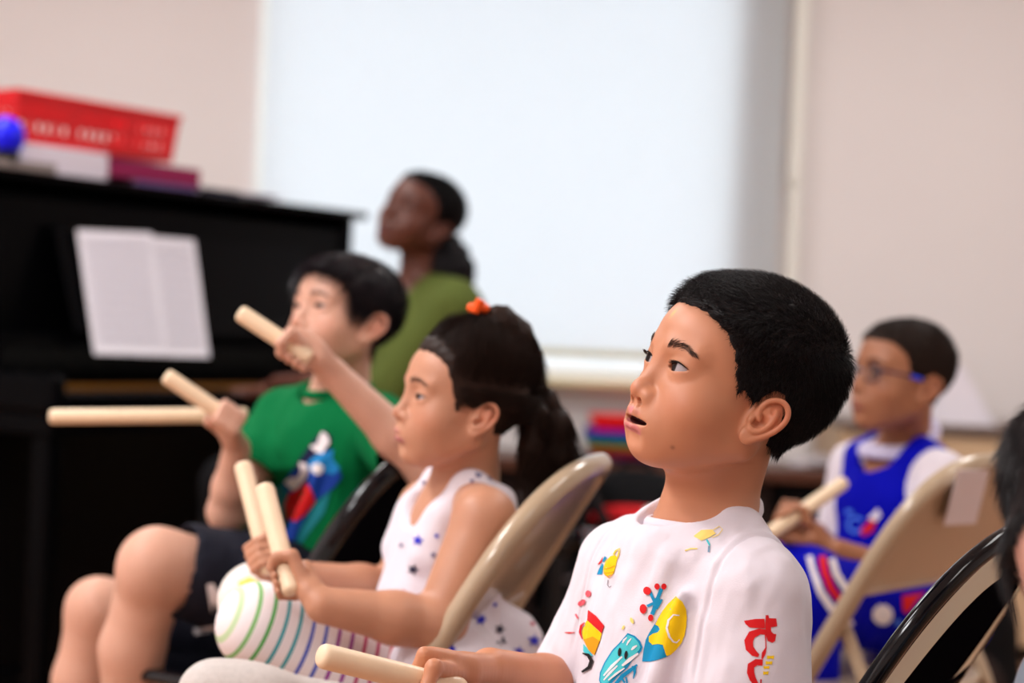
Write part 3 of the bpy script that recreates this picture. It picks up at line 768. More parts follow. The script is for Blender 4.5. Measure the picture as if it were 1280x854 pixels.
# ------------------------------------------------------------------ boy in the printed white T-shirt (in focus)
def torso_frame(px, py, d, yaw, pitch=0, roll=0):
    N = at(px, py, d); M = frame(yaw, pitch, roll)
    return N, M, (lambda x, y, z: N + M @ np.array([x, y, z], float))
SKIN1 = (.57, .245, .135)
mat('skin', rough=.46, attr='Col', sss=.12, spec=.4, bump=.04, bscale=900)
mat('hair_black', **BLACKHAIR)
mat('brow', (.075, .04, .028), .6)
def boy_front():
    N, M, T = torso_frame(882, 650, 1.95, 33)
    root = thing('person', (N[0], N[1], 0), 'boy in white T-shirt with colourful doodle prints, lips parted, nearest to the middle', 'person')
    hd = Head(at(911, 489, 1.92), 23, 13.5, 7, 1.03, top=70, chin=7, mouth_w=1.14, mouth_z=4, nose=-1, eye_z=7, ears=True, mo=5, ear=.86)
    b = Sculpt(); hd.sculpt(b, mouth=5.0, eye=.98)
    b.cap(hd.P(0, -20, -30), T(0, -.006, .0), .038, .040, .02); b.cap(hd.P(0, 14, -42), T(0, .010, -.02), .026, .038, .02)
    b.cap(T(0, 0, 0), T(0, .0, -.06), .042, .06, .02); b.ell(T(0, .018, -.10), (.10, .07, .09), M, .03)
    for q in (-1, 1): b.cap(T(q * .02, -.004, .005), T(q * .095, .012, -.066), .028, .030, .02)
    # far arm, bent, hand round a stick
    sh = T(.106, .018, -.062); el = at(722, 868, 2.05); wr_ = at(612, 836, 1.93)
    b.cap(sh, el, .033, .029, .02); b.chain([el, el * .6 + wr_ * .4, wr_], [.0285, .0285, .020], .012)
    G = at(549, 856, 1.84); tip = at(399, 819, 1.77); A = nrm(G - tip)
    grip_hand(b, wr_, G, -A, .0125, side=1, s=.80, bias=np.array([.5, .15, .85]))
    # near arm, out of the frame below the sleeve
    sh2 = T(-.102, .018, -.062); el2 = at(930, 925, 1.84); wr2 = at(800, 985, 1.72)
    b.cap(sh2, el2, .034, .029, .02); b.chain([el2, el2 * .6 + wr2 * .4, wr2], [.0285, .0285, .020], .012)
    G2 = at(730, 985, 1.66); tip2 = at(600, 1010, 1.5); grip_hand(b, wr2, G2, nrm(tip2 - G2), .0125, side=-1, s=.80, bias=np.array([.6, .1, .8]))
    lo = hd.P(0, 0, 5) - .118; hi = hd.P(0, 0, 5) + .118
    V, Q = b.mesh(.0034, fine=[(lo, hi)], hf=.00115)
    hd.mark_px(V, Q, [(840.8, 559.5, (2.2, 2.2, 2.2), .6, (.15, .05, .03)), (842, 391, (3.2, 3.2, 5), .75, (.62, .38, .06))])
    cols = hd.paint(V, SKIN1, (.62, .20, .20), kb=.45)
    body = link('body', V, Q, MATS['skin'], root, True, cols=cols)
    hd.eyeballs(root, gaze=(.34, 1, .06)); hd.lashes(root, .98, .65)
    brows(hd, V, Q, root, MATS['brow'], n=300, z0=24, bx=16.5)
    # teeth
    tb = Sculpt()
    for x in (-8.5, -3.3, 3.3, 8.5): tb.ell(hd.P(x, 81.5 - abs(x) * .45, -46), np.array([2.7, 1.8, 3.0]) * hd.s, hd.M, .0003)
    tv, tq = tb.mesh(.0008); link('teeth', tv, tq, mat('tooth', (.75, .70, .62), .2), root)
    # hair
    def thick(L):
        top = np.clip((L[:, 2] - 30) / 50, 0, 1); back = np.clip((-L[:, 1] - 10) / 50, 0, 1)
        return (2.5 + 8.5 * top + 1.0 * back * (1 - top)) * (1 - .5 * np.clip((L[:, 1] - 40) / 25, 0, 1))
    def length(L):
        top = np.clip((L[:, 2] - 35) / 40, 0, 1); back = np.clip((-L[:, 1] - 20) / 50, 0, 1)
        return (9 + 9 * top + 6 * back * (1 - top)) * (1 - .35 * np.clip((L[:, 1] - 40) / 25, 0, 1))
    Hd = (lo - .0, hi + .0)
    msk = np.all((V > hd.P(0, 0, 5) - .14) & (V < hd.P(0, 0, 5) + .14), 1); keep = msk[Q].all(1)
    hair_on(hd, V, Q[keep], HAIR1, root, thick, length, MATS['hair_black'], count=30000, w=.25, seed=3, edge=9, spread=.38, soft=2.0)
    # T-shirt
    s = Sculpt()
    s.ell(T(0, .020, -.12), (.114, .086, .110), M, .03); s.ell(T(0, .022, -.24), (.118, .098, .15), M, .03)
    s.cap(T(-.09, .012, -.064), T(.09, .012, -.064), .044, .044, .03)
    for q in (-1, 1): s.cap(T(q * .035, .000, -.018), T(q * .095, .014, -.058), .042, .040, .03)
    s.ell(T(0, .03, -.03), (.065, .055, .04), M, .03)
    s1 = sh2 * .30 + el2 * .70; s.cap(sh2, s1, .047, .060, .02)
    dd = nrm(el - sh); s2 = sh + dd * .115; s.cap(sh, s2, .044, .052, .025)
    # folds running from the shoulder to the chest
    for (a, c, r) in (((-.075, .085, -.06), (-.06, .118, -.20), .010), ((-.045, .075, -.035), (-.01, .112, -.17), .009), ((-.095, .07, -.09), (-.105, .098, -.24), .011), ((.03, .075, -.05), (.045, .10, -.20), .008), ((-.10, -.05, -.12), (-.09, -.06, -.28), .012), ((0, .085, -.06), (.02, .118, -.24), .007), ((.07, .07, -.08), (.07, .09, -.26), .009)):
        s.cap(T(*a), T(*c), r * .3, r * .8, .024)
    # openings
    s.cap(T(0, -.001, .012), T(0, -.012, .12), .048, .075, .004, '-'); s.cap(T(0, .006, .0), T(0, .024, .02), .043, .05, .006, '-')
    s.cap(s1 - nrm(el2 - sh2) * .02, s1 + nrm(el2 - sh2) * .12, .046, .056, .004, '-'); s.fn(s1 - .09, s1 + .09, (lambda n, p: lambda X, Y, Z: -((X - p[0]) * n[0] + (Y - p[1]) * n[1] + (Z - p[2]) * n[2]))(nrm(el2 - sh2), s1 + nrm(el2 - sh2) * .03))
    hem = nrm(dd + M @ np.array([-.10, 0, .15])); p2 = s2 + dd * .004
    s.cap(s2 - dd * .035, s2 + dd * .10, .041, .052, .004, '-'); s.fn(s2 - .052, s2 + .075, (lambda n, p: lambda X, Y, Z: -((X - p[0]) * n[0] + (Y - p[1]) * n[1] + (Z - p[2]) * n[2]))(hem, p2))
    # sleeve seams
    s.plane(T(0, 0, -.33), (0, 0, -1))
    V2, Q2 = s.mesh(.0021)
    N2 = vnormals(V2, Q2); L2 = (V2 - N) @ M
    disp = vnoise(L2 * np.array([1.0, 1.0, .38]), 42, 5) * .0026 + vnoise(L2 * np.array([1.3, 1.0, .6]), 90, 8) * .0010
    seam = (np.abs(L2[:, 0]) - .093 - .10 * np.maximum(0, -.075 - L2[:, 2]) - .10 * np.abs(L2[:, 1] - .014) ** 1.2 * 1.5)
    seamw = np.clip((L2[:, 2] + .15) / .04, 0, 1)
    disp = disp - .0022 * np.exp(-(seam / .0022) ** 2) * seamw + .0012 * np.exp(-((seam + .006) / .003) ** 2) * seamw
    V2 = (V2 + N2 * disp[:, None]).astype(np.float32)
    shirt = link('t_shirt', V2, Q2, mat('white_cotton', srgb(226, 218, 228), .85, sheen=.15, bump=.12, bscale=700), root)
    # collar rib
    ring = [T(.0500 * math.sin(t), .003 + .0545 * math.cos(t), .003 - .0135 * math.cos(t) + .005 * math.cos(2 * t)) for t in np.linspace(0, 2 * math.pi, 60, endpoint=False)]
    mb = MB(); mb.tube(ring, .0052, 10, closed=True, flat=1.5); mb.build('collar', MATS['white_cotton'], shirt, True)
    bv = bvh_of(V2, Q2)
    R_ = mat('ink_red', srgb(214, 16, 24), .7); Y_ = mat('ink_yellow', srgb(250, 206, 0), .7); B_ = mat('ink_blue', srgb(0, 140, 190), .7); Cn = mat('ink_cyan', srgb(70, 196, 206), .7); W_ = mat('ink_white', srgb(240, 232, 236), .8); K_ = mat('ink_black', srgb(26, 22, 26), .7); O_ = mat('ink_orange', srgb(240, 160, 10), .7); LC = mat('ink_pale_cyan', srgb(150, 220, 226), .7); LY = mat('ink_pale_yellow', srgb(244, 216, 120), .7); PK = mat('ink_pink', srgb(230, 90, 105), .7)
    S = []
    z = lambda pts, x0, y0, k: [(x0 + a / k, y0 + b_ / k) for a, b_ in pts]
    k = 1280 / 180
    # blue and yellow smiling sun on a disc
    disc = z([(1035, 85), (1085, 130), (1118, 200), (1128, 270), (1125, 350), (1110, 430), (1080, 500), (1030, 555), (980, 600), (940, 622), (880, 645), (810, 665), (733, 662), (745, 560), (765, 470), (800, 400), (850, 320), (900, 230), (965, 150)], 700, 734, k)
    S.append((B_, disc, 0))
    sun = z([(1035, 85), (1085, 130), (1118, 200), (1128, 270), (1125, 350), (1110, 430), (1080, 500), (1030, 555), (980, 600), (945, 612), (932, 570), (920, 515), (880, 508), (830, 515), (795, 485), (795, 440), (830, 415), (880, 405), (898, 380), (880, 350), (850, 335), (870, 290), (915, 215), (965, 150)], 700, 734, k)
    S.append((Y_, sun, 1))
    S.append((W_, stroke(z([(1055, 250), (1010, 250), (970, 300), (955, 370), (970, 440), (1000, 485), (1030, 492), (1060, 465)], 700, 734, k), [1.2, 1.8, 2.2, 2.4, 2.2, 2.0, 2, 1.2]), 2))
    # cyan cup with two eyes
    cup = z([(605, 410), (670, 435), (715, 480), (737, 535), (725, 570), (640, 660), (600, 720), (510, 800), (450, 870), (380, 900), (352, 830), (360, 760), (400, 670), (470, 560), (530, 500)], 700, 734, k)
    S.append((B_, cup, 0))
    cupi = z([(608, 425), (660, 448), (700, 490), (720, 535), (708, 560), (620, 655), (580, 705), (495, 790), (440, 850), (385, 875), (366, 830), (374, 765), (412, 680), (480, 572), (540, 512)], 700, 734, k)
    S.append((Cn, cupi, 1))
    for (a, c, w) in (((600, 450), (565, 500), 2.4), ((640, 460), (600, 520), 2.2), ((690, 520), (640, 560), 3.2), ((700, 590), (560, 700), 4.6), ((560, 620), (400, 790), 3.4), ((520, 700), (400, 830), 3.0), ((580, 720), (440, 830), 2.6)):
        S.append((W_, stroke(z([a, ((a[0] + c[0]) / 2 - 6, (a[1] + c[1]) / 2), c], 700, 734, k), [w * .5, w, w * .5]), 2))
    for (x, y) in ((541, 580), (594, 605)): S.append((K_, z(circle(x, y, 13, 38, 16, .12), 700, 734, k), 3))
    S.append((B_, stroke(z([(500, 860), (560, 790), (620, 745), (690, 690)], 700, 734, k), [4, 5, 5, 2]), 1)); S.append((B_, stroke(z([(660, 700), (668, 760), (655, 815)], 700, 734, k), [6, 3, 1]), 1)); S.append((B_, stroke(z([(555, 815), (580, 850)], 700, 734, k), 2.4), 1)); S.append((B_, stroke(z([(590, 800), (600, 855)], 700, 734, k), 2.0), 1))
    # red knobbed blue splash
    for (x, y, rx, ry) in ((783, 36, 34, 36), (746, 197, 30, 42), (812, 276, 22, 30), (868, 660 - 664, 22, 28), (925, 660 - 664, 22, 28)): S.append((R_, z(circle(x, y, rx, ry), 700, 734, k), 2))
    for seg_, w in (([(850, 150), (808, 48)], 3.6), ([(850, 150), (880, 80), (905, 15)], 4.6), ([(850, 140), (780, 172)], 3.4), ([(860, 120), (840, 200), (822, 245)], 5.0), ([(850, 190), (880, 150), (912, 112)], [6, 5, 2]), ([(840, 130), (895, 115)], 7)): S.append((B_, stroke(z(seg_, 700, 734, k), w), 1))
    # flag of red, yellow and cyan
    S.append((R_, z([(258, 205), (330, 260), (400, 345), (378, 412), (300, 340), (250, 295)], 700, 734, k), 1))
    S.append((Y_, z([(248, 292), (300, 345), (376, 415), (360, 480), (335, 545), (312, 605), (260, 560), (215, 470), (200, 400), (225, 330)], 700, 734, k), 0)); S.append((O_, z([(215, 470), (300, 440), (360, 480), (335, 545), (312, 605), (260, 560)], 700, 734, k), 1))
    S.append((R_, stroke(z([(232, 318), (200, 345), (188, 400), (210, 465)], 700, 734, k), [1, 3.6, 3.6, 1]), 2)); S.append((Cn, z([(216, 505), (252, 545), (300, 612), (262, 612), (215, 575)], 700, 734, k), 1))
    S.append((K_, stroke(z([(212, 590), (262, 605), (290, 655), (270, 715), (205, 755)], 700, 734, k), [1.5, 4.4, 4.8, 4.6, 2.4]), 2))
    S.append((R_, stroke(z([(48, 405), (90, 408), (135, 404)], 700, 734, k), [.8, 2, .8]), 1)); S.append((PK, stroke(z([(145, 240), (165, 282)], 700, 734, k), 2), 1))
    S.append((PK, z(circle(258, 60, 26, 30), 700, 734, k), 1)); S.append((PK, z(circle(200, 140, 38, 24, 16, -.6), 700, 734, k), 1))
    S.append((LY, z(circle(645, 300, 14, 28, 12, -.4), 700, 734, k), 1)); S.append((LY, z(circle(568, 362, 10, 22, 12, .5), 700, 734, k), 1))
    # yellow lantern with cyan and red
    S.append((Y_, z([(455, 395), (495, 385), (515, 415), (500, 480), (480, 550), (420, 575), (392, 550), (392, 500), (410, 440)], 700, 640, k), 0)); S.append((O_, stroke(z([(400, 510), (450, 500), (492, 480)], 700, 640, k), .9), 1)); S.append((O_, stroke(z([(395, 545), (440, 545), (485, 530)], 700, 640, k), .9), 1)); S.append((O_, stroke(z([(410, 560), (440, 585), (475, 560)], 700, 640, k), 1.3), 1))
    S.append((Y_, stroke(z([(480, 385), (500, 350), (535, 328), (530, 370), (515, 415)], 700, 640, k), 1.6), 1)); S.append((B_, z([(378, 455), (392, 480), (378, 560), (330, 560), (350, 510)], 700, 640, k), 0)); S.append((B_, stroke(z([(385, 445), (412, 402)], 700, 640, k), 3.4), 0)); S.append((R_, z([(385, 402), (360, 440), (338, 468), (352, 470), (380, 440)], 700, 640, k), 0))
    S.append((mat('ink_grey', srgb(140, 138, 150), .7), stroke(z([(432, 605), (425, 650), (440, 672), (462, 660)], 700, 640, k), .9), 0))
    # pale yellow bird on the shoulder
    k2 = 1280 / 420
    bird = [(570, 295), (600, 272), (640, 270), (655, 285), (630, 300), (600, 312)]
    S.append((LY, z(bird, 680, 574, k2), 0)); S.append((LY, stroke(z([(640, 275), (668, 258), (680, 270), (665, 290), (640, 300)], 680, 574, k2), 1.0), 0)); S.append((LY, stroke(z([(538, 350), (560, 342), (585, 342)], 680, 574, k2), 1.6), 0)); S.append((Cn, stroke(z([(620, 308), (632, 330)], 680, 574, k2), 2.2), 0)); S.append((mat('ink_blue_grey', srgb(120, 150, 175), .7), stroke(z([(630, 332), (628, 356)], 680, 574, k2), 2.6), 0))
    # red lettering on the sleeve with small yellow letters
    S.append((R_, z([(642, 300), (740, 285), (822, 283), (826, 368), (740, 365), (690, 360), (655, 330)], 840, 734, k), 0))
    S.append((R_, z([(832, 250), (856, 250), (862, 278), (925, 280), (932, 350), (880, 358), (880, 395), (900, 415), (925, 420), (915, 480), (890, 497), (850, 480), (832, 420), (828, 340)], 840, 734, k), 0))
    S.append((R_, stroke(z([(826, 400), (780, 395), (710, 425), (682, 480), (690, 545), (730, 590), (770, 612)], 840, 734, k), [7, 7.5, 10, 11, 10, 8, 4]), 0)); S.append((R_, stroke(z([(832, 480), (835, 540), (815, 590), (800, 640)], 840, 734, k), [1.2, 1.6, 5, 2]), 0)); S.append((R_, stroke(z([(826, 380), (832, 480)], 840, 734, k), 1.6), 1))
    S.append((R_, stroke(z([(806, 672), (750, 668), (702, 700), (698, 760), (716, 815), (750, 870)], 840, 734, k), [8, 8, 9, 9, 8, 6]), 0)); S.append((R_, stroke(z([(790, 820), (788, 860)], 840, 734, k), 1.8), 0))
    for (cx, cy, w, h) in ((875, 625, 64, 34), (862, 675, 60, 34), (840, 715, 52, 30), (834, 765, 48, 34)):
        S.append((Y_, z([(cx - w / 2, cy - h / 2), (cx, cy - h / 3), (cx + w / 2, cy - h / 2), (cx + w / 2 - 6, cy + h / 2), (cx + 4, cy + h / 4), (cx - w / 2, cy + h / 2)], 840, 734, k), 0))
    decal('printed_doodles', bv, S, shirt, step=1.6, off=.0007)
    # shorts, legs and shoes below the frame
    l = Sculpt(); p = T(0, .0, -.34); p[2] = max(p[2], .50)
    l.ell(p, (.115, .10, .09), M, .02); kn = []
    for q in (-1, 1):
        h_ = p + M @ np.array([q * .06, 0, -.01]); k_ = p + M @ np.array([q * .085, .27, -.02]); kn.append(k_); l.cap(h_, h_ * .25 + k_ * .75, .075, .068, .02)
    v, f = l.mesh(.005); link('shorts', v, f, mat('grey_cotton', srgb(120, 120, 128), .85), root)
    l = Sculpt(); ft = []
    for q, k_ in zip((-1, 1), kn):
        h_ = p + M @ np.array([q * .06, 0, -.01]); a_ = k_ + M @ np.array([0, .02, 0]); a_[2] = .09; ft.append(a_)
        l.cap(h_, k_, .055, .045, .01); l.chain([k_, k_ * .6 + a_ * .4 - M[:, 1] * .01, a_], [.044, .042, .028], .01); l.cap(a_, a_ + M[:, 1] * .05 - np.array([0, 0, .04]), .028, .026, .01)
    v, f = l.mesh(.005); link('legs', v, f, mat('skin_plain1', SKIN1, .5), root)
    for a_ in ft: shoe(a_, M, root, srgb(60, 70, 110))
    stick(tip, G + A * .028, 'pale wooden stick in the hand of the boy in the doodle printed T-shirt', .0115)
    return root
def shoe(a, M, parent, col):
    s = Sculpt(); a = np.array(a); f = M[:, 1] * np.array([1, 1, 0]); f = nrm(f); b0 = np.array([a[0], a[1], .035])
    s.cap(b0 - f * .03, b0 + f * .10, .036, .034, .02); s.cap(b0 + np.array([0, 0, .02]), a, .036, .034, .02); s.plane((0, 0, .004), (0, 0, -1))
    v, q = s.mesh(.004); link('shoe', v, q, mat('shoe_%d_%d' % (int(col[0] * 99), int(col[2] * 99)), col, .6), parent)
HAIR1 = [(200, 69), (76, 67), (64, 62), (51, 51), (41, 38), (34, 22), (29, 8), (22, -6), (14, -24), (7, -20), (4, -6), (0, 6), (-6, 14), (-18, 12), (-27, -2), (-30, -22), (-33, -42), (-42, -62), (-60, -72), (-200, -76), (-200, 260), (200, 260)]
boy_front()
# ------------------------------------------------------------------ shared helpers for the other people
def half(n, p):
    n = nrm(n); p = np.asarray(p, float)
    return lambda X, Y, Z: -((X - p[0]) * n[0] + (Y - p[1]) * n[1] + (Z - p[2]) * n[2])
def arm(b, sh, el, wr_, r=(.033, .028, .027, .019), k=.015):
    sh, el, wr_ = map(np.asarray, (sh, el, wr_)); b.cap(sh, el, r[0], r[1], k); b.chain([el, el * .62 + wr_ * .38, wr_], [r[1], r[2], r[3]], .012)
def sleeve(s, sh, el, f, r0, r1, hemn=None):
    sh, el = np.asarray(sh), np.asarray(el); d = nrm(el - sh); e = sh + (el - sh) * f; n = d if hemn is None else nrm(hemn)
    s.cap(sh, e, r0, r1, .02); s.cuts = getattr(s, 'cuts', []); s.cuts.append((e, d, n, r1))
def do_cuts(s):
    for e, d, n, r1 in s.cuts:
        s.cap(e - d * .03, e + d * .12, r1 - .009, r1 + .004, .004, '-'); s.fn(e - .085, e + .085, half(n, e + d * .012), .003, '-')
def cloth(name, s, m, parent, h=.003, amp=.0025, fr=35, seed=2, st=(1, 1, .4), M=None):
    V, Q = s.mesh(h); N_ = vnormals(V, Q); L = V @ (M if M is not None else np.eye(3)); d = vnoise(L * np.array(st), fr, seed) * amp + vnoise(L * np.array(st), fr * 2.3, seed + 1) * amp * .4
    V = (V + N_ * d[:, None]).astype(np.float32); return link(name, V, Q, m, parent), V, Q
def near_faces(hd, V, Q, r=.14):
    c = hd.P(0, 0, 5); m = (np.abs(V - c) < r).all(1); return Q[m[Q].all(1)]
def lower_body(b, pel, knees, hips, ankles, r=(.055, .045, .044, .028)):
    for h_, k_, a_ in zip(hips, knees, ankles):
        b.cap(h_, k_, r[0], r[1], .01); b.chain([k_, np.asarray(k_) * .62 + np.asarray(a_) * .38, a_], [r[1], r[2], r[3]], .01)
# ------------------------------------------------------------------ girl in the star print dress
def girl():
    D = 2.45
    N, M, T = torso_frame(580, 600, 2.48, 24)
    root = thing('person', (N[0], N[1], 0), 'girl with ponytail and orange hair band in white star print sleeveless dress and striped leggings', 'person')
    SK = (.54, .26, .16)
    hd = Head(at(580, 505, D), 20, 5, 2, .90, eye_z=3, skull=(-7, 79), ch=0, ear=.9)
    b = Sculpt(); hd.sculpt(b, 0, .8)
    b.cap(hd.P(0, -18, -35), T(0, -.004, -.005), .034, .037, .02); b.cap(T(0, 0, 0), T(0, .0, -.05), .038, .05, .02); b.ell(T(0, .01, -.09), (.088, .06, .085), M, .03)
    shn = at(605, 648, 2.37); shf = at(533, 636, 2.58)
    for sh in (shn, shf): b.cap(T(0, 0, -.01) * .75 + sh * .25, sh, .026, .034, .02)
    eln = at(548, 782, 2.33); wn = at(404, 757, 2.28); arm(b, shn, eln, wn, (.036, .031, .030, .021))
    elf = at(494, 742, 2.60); wf = at(376, 722, 2.52); arm(b, shf, elf, wf, (.034, .030, .029, .021))
    s1a, s1b = at(303, 579, 2.52), at(345, 745, 2.44); s2a, s2b = at(330, 607, 2.36), at(370, 762, 2.27)
    A1, A2 = nrm(s1a - s1b), nrm(s2a - s2b)
    grip_hand(b, wf, s1b + A1 * .055, A1, .0118, side=1, s=.76, bias=wf - s1b + np.array([0, .25, -.02]))
    grip_hand(b, wn, s2b + A2 * .040, A2, .0118, side=1, s=.76, bias=wn - s2b + np.array([0, -.02, 0]))
    c = hd.P(0, 0, 5); V, Q = b.mesh(.0034, fine=[(c - .11, c + .11)], hf=.0019)
    body = link('body', V, Q, MATS['skin'], root, cols=hd.paint(V, SK, (.50, .17, .19), kb=.5))
    hd.eyeballs(root, gaze=(.1, 1, .02), n=32); hd.lashes(root, .8, .6, False); brows(hd, V, Q, root, MATS['brow'], n=200, z0=22)
    # hair: pulled to a top band and a low ponytail
    e_top = at(598, 385, D - .01); tie = at(664, 496, 2.50)
    lt = hd.local(e_top[None])[0]; lb = hd.local(tie[None])[0]
    x = Sculpt(); x.chain([at(598, 398, D), at(622, 406, D), at(642, 424, D + .01), at(652, 452, D + .02), at(655, 482, D + .03)], [.010, .020, .022, .020, .016], .02)
    pts = [tie, at(678, 505, 2.50), at(690, 535, 2.50), at(688, 575, 2.49), at(672, 612, 2.48)]
    x.chain(pts, [.011, .019, .024, .019, .004], .01); x.chain([tie, at(668, 520, 2.47), at(664, 560, 2.46), at(650, 598, 2.45)], [.010, .016, .014, .003], .01)
    ev, ef = x.mesh(.003); L_ = ev @ M; ev = (ev + vnormals(ev, ef) * (vnoise(L_ * np.array([1, 1, .25]), 160, 4) * .002)[:, None]).astype(np.float32)
    r = np.random.default_rng(4); nsel = r.choice(len(ev), 2600); nn = vnormals(ev, ef)[nsel]
    down = np.tile(nrm([.12, 0, -1]), (2600, 1)) + r.normal(0, .12, (2600, 3)); down /= np.linalg.norm(down, axis=1, keepdims=True)
    ev2, ef2 = strands(ev[nsel].astype(float), nn * .15, down, r.uniform(.015, .045, 2600), .0004, 3, .5)
    reg = [(200, 68), (72, 66), (60, 60), (50, 46), (42, 28), (37, 8), (30, -8), (22, -16), (12, -8), (2, 2), (-8, 12), (-20, 6), (-28, -10), (-34, -40), (-46, -58), (-60, -62), (-200, -62), (-200, 260), (200, 260)]
    hair = hair_on(hd, V, near_faces(hd, V, Q), reg, root, lambda L: 3.5 + 4.5 * np.clip((L[:, 2] - 20) / 60, 0, 1), lambda L: 30 + 0 * L[:, 0], mat('hair_girl', (.020, .009, .006), .5, spec=.15), count=9000, groom='pull', lean=(lt, lb, 26), w=.36, seed=9, edge=16, spread=.05, soft=3.0, extra=[(ev, ef), (ev2, ef2)], bend=1.0)
    mb = MB(); rr = .0115; mb.tube([e_top + np.array([math.cos(t) * .009, math.sin(t) * .009, .001 * math.sin(3 * t)]) for t in np.linspace(0, 2 * math.pi, 24, endpoint=False)], .0055, 8, closed=True)
    mb.tube([e_top + np.array([-.004, -.012, -.006]), e_top + np.array([.003, -.014, .010])], [.005, .006], 8); mb.build('hair_band', mat('orange_band', srgb(250, 90, 20), .5), root, True)
    mb = MB(); ax = nrm(pts[1] - tie); u_ = nrm(np.cross(ax, [0, 0, 1])); v_ = np.cross(ax, u_)
    mb.tube([tie + (u_ * math.cos(t) + v_ * math.sin(t)) * .012 for t in np.linspace(0, 2 * math.pi, 20, endpoint=False)], .0055, 8, closed=True); mb.build('hair_tie', mat('pink_band', srgb(226, 186, 180), .6), root, True, label='pale pink hair tie')
    # dress
    s = Sculpt(); s.ell(T(0, .016, -.10), (.090, .066, .10), M, .03); s.ell(T(0, .032, -.20), (.092, .078, .12), M, .03)
    hipc = T(0, -.005, -.32); s.ell(hipc, (.125, .12, .11), M, .04)
    for q in (-1, 1): s.chain([T(q * .053, -.040, -.08), T(q * .052, -.024, -.024), T(q * .050, .012, -.008), T(q * .048, .045, -.045), T(q * .050, .06, -.09)], .0225, .012)
    s.cap(at(560, 850, 2.36), hipc, .075, .10, .03); s.cap(at(520, 860, 2.62), hipc, .07, .10, .03); s.cap(at(628, 805, 2.5), hipc, .05, .08, .03)
    s.cap(T(0, .0, .012), T(0, -.01, .12), .040, .06, .004, '-'); s.cap(T(0, .02, -.004), T(0, .075, -.030), .034, .028, .006, '-')
    for q, sh in ((-1, shn), (1, shf)): s.cap(sh + M[:, 0] * q * .004, sh + M[:, 0] * q * .08, .040, .055, .005, '-'); s.cap(sh + M[:, 0] * q * .008, sh + M[:, 0] * q * .06 - np.array([0, 0, .02]), .043, .05, .005, '-')
    s.plane((0, 0, .456), (0, 0, -1))
    dress, V2, Q2 = cloth('dress', s, mat('white_cotton', srgb(238, 228, 232), .85, sheen=.15, bump=.12, bscale=700), root, M=M, amp=.003)
    bv = bvh_of(V2, Q2); bl = mat('ink_star_blue', srgb(40, 40, 190), .7); dk = mat('ink_star_dark', srgb(44, 40, 66), .7); rd = mat('ink_star_red', srgb(190, 40, 80), .7); gr = mat('ink_star_grey', srgb(120, 116, 150), .7)
    S = []
    for (x_, y_, r_, m_, a_) in ((523, 676, 8, bl, .2), (517, 712, 8, dk, .4), (505, 740, 4, rd, 0), (502, 682, 4, gr, 0), (510, 772, 6, gr, .3), (600, 776, 8, bl, .1), (602, 774, 6, bl, .7), (624, 787, 8, dk, .3), (626, 802, 8, dk, .6), (648, 815, 8, bl, .2), (667, 801, 9, bl, .1), (655, 760, 6, dk, .5), (618, 756, 4, bl, .2), (665, 780, 4, rd, .1), (572, 840, 7, dk, .3), (590, 845, 6, bl, .3), (640, 842, 7, rd, .2), (598, 594, 6, gr, .3), (606, 588, 5, gr, .8), (590, 602, 4, gr, .1), (612, 598, 4, gr, .1), (620, 590, 4, rd, .1), (527, 640, 4, gr, .5), (530, 604, 4, gr, .3), (546, 670, 4, bl, .4), (542, 694, 5, gr, .4), (612, 820, 5, rd, .5), (660, 835, 6, dk, .2), (535, 740, 6, bl, .4), (560, 745, 5, rd, .4), (545, 762, 6, dk, .1), (575, 790, 5, gr, .1), (565, 812, 6, bl, .2)): S.append((m_, star(x_, y_, r_, a_), 0))
    decal('printed_stars', bv, S, dress, step=3, off=.0012)
    # leggings
    kn, hn = at(326, 784, 2.34), at(600, 893, 2.46); kf, hf = at(322, 752, 2.53), at(560, 868, 2.66)
    s = Sculpt(); s.cap(hn, kn, .068, .050, .01); s.cap(kn, at(480, 905, 2.36), .046, .036, .02); V3, Q3 = s.mesh(.004)
    ax = nrm(hn - kn)
    m = bpy.data.materials.new('striped_leggings'); m.use_nodes = True; nt = m.node_tree; bs = nt.nodes['Principled BSDF']; bs.inputs['Roughness'].default_value = .85
    at_ = nt.nodes.new('ShaderNodeAttribute'); at_.attribute_name = 'Col'; sp = nt.nodes.new('ShaderNodeSeparateColor'); nt.links.new(at_.outputs['Color'], sp.inputs[0])
    fr = nt.nodes.new('ShaderNodeMath'); fr.operation = 'MULTIPLY'; fr.inputs[1].default_value = 24.0; nt.links.new(sp.outputs[0], fr.inputs[0])
    fc = nt.nodes.new('ShaderNodeMath'); fc.operation = 'FRACT'; nt.links.new(fr.outputs[0], fc.inputs[0])
    lt_ = nt.nodes.new('ShaderNodeMath'); lt_.operation = 'LESS_THAN'; lt_.inputs[1].default_value = .27; nt.links.new(fc.outputs[0], lt_.inputs[0])
    cr = nt.nodes.new('ShaderNodeValToRGB'); cr.color_ramp.interpolation = 'CONSTANT'; nt.links.new(sp.outputs[0], cr.inputs[0])
    cols_ = [(0, srgb(190, 214, 170)), (.06, srgb(130, 185, 115)), (.10, srgb(80, 165, 80)), (.155, srgb(60, 155, 165)), (.235, srgb(80, 95, 190)), (.32, srgb(150, 40, 150)), (.40, srgb(190, 60, 110)), (.485, srgb(215, 110, 110)), (.57, srgb(235, 190, 150)), (.65, srgb(220, 210, 100)), (.7, srgb(90, 200, 190))]
    el_ = cr.color_ramp.elements; el_[0].position = 0; el_[0].color = (*cols_[0][1], 1); el_[1].position = cols_[1][0]; el_[1].color = (*cols_[1][1], 1)
    for p_, c_ in cols_[2:]:
        e = el_.new(p_); e.color = (*c_, 1)
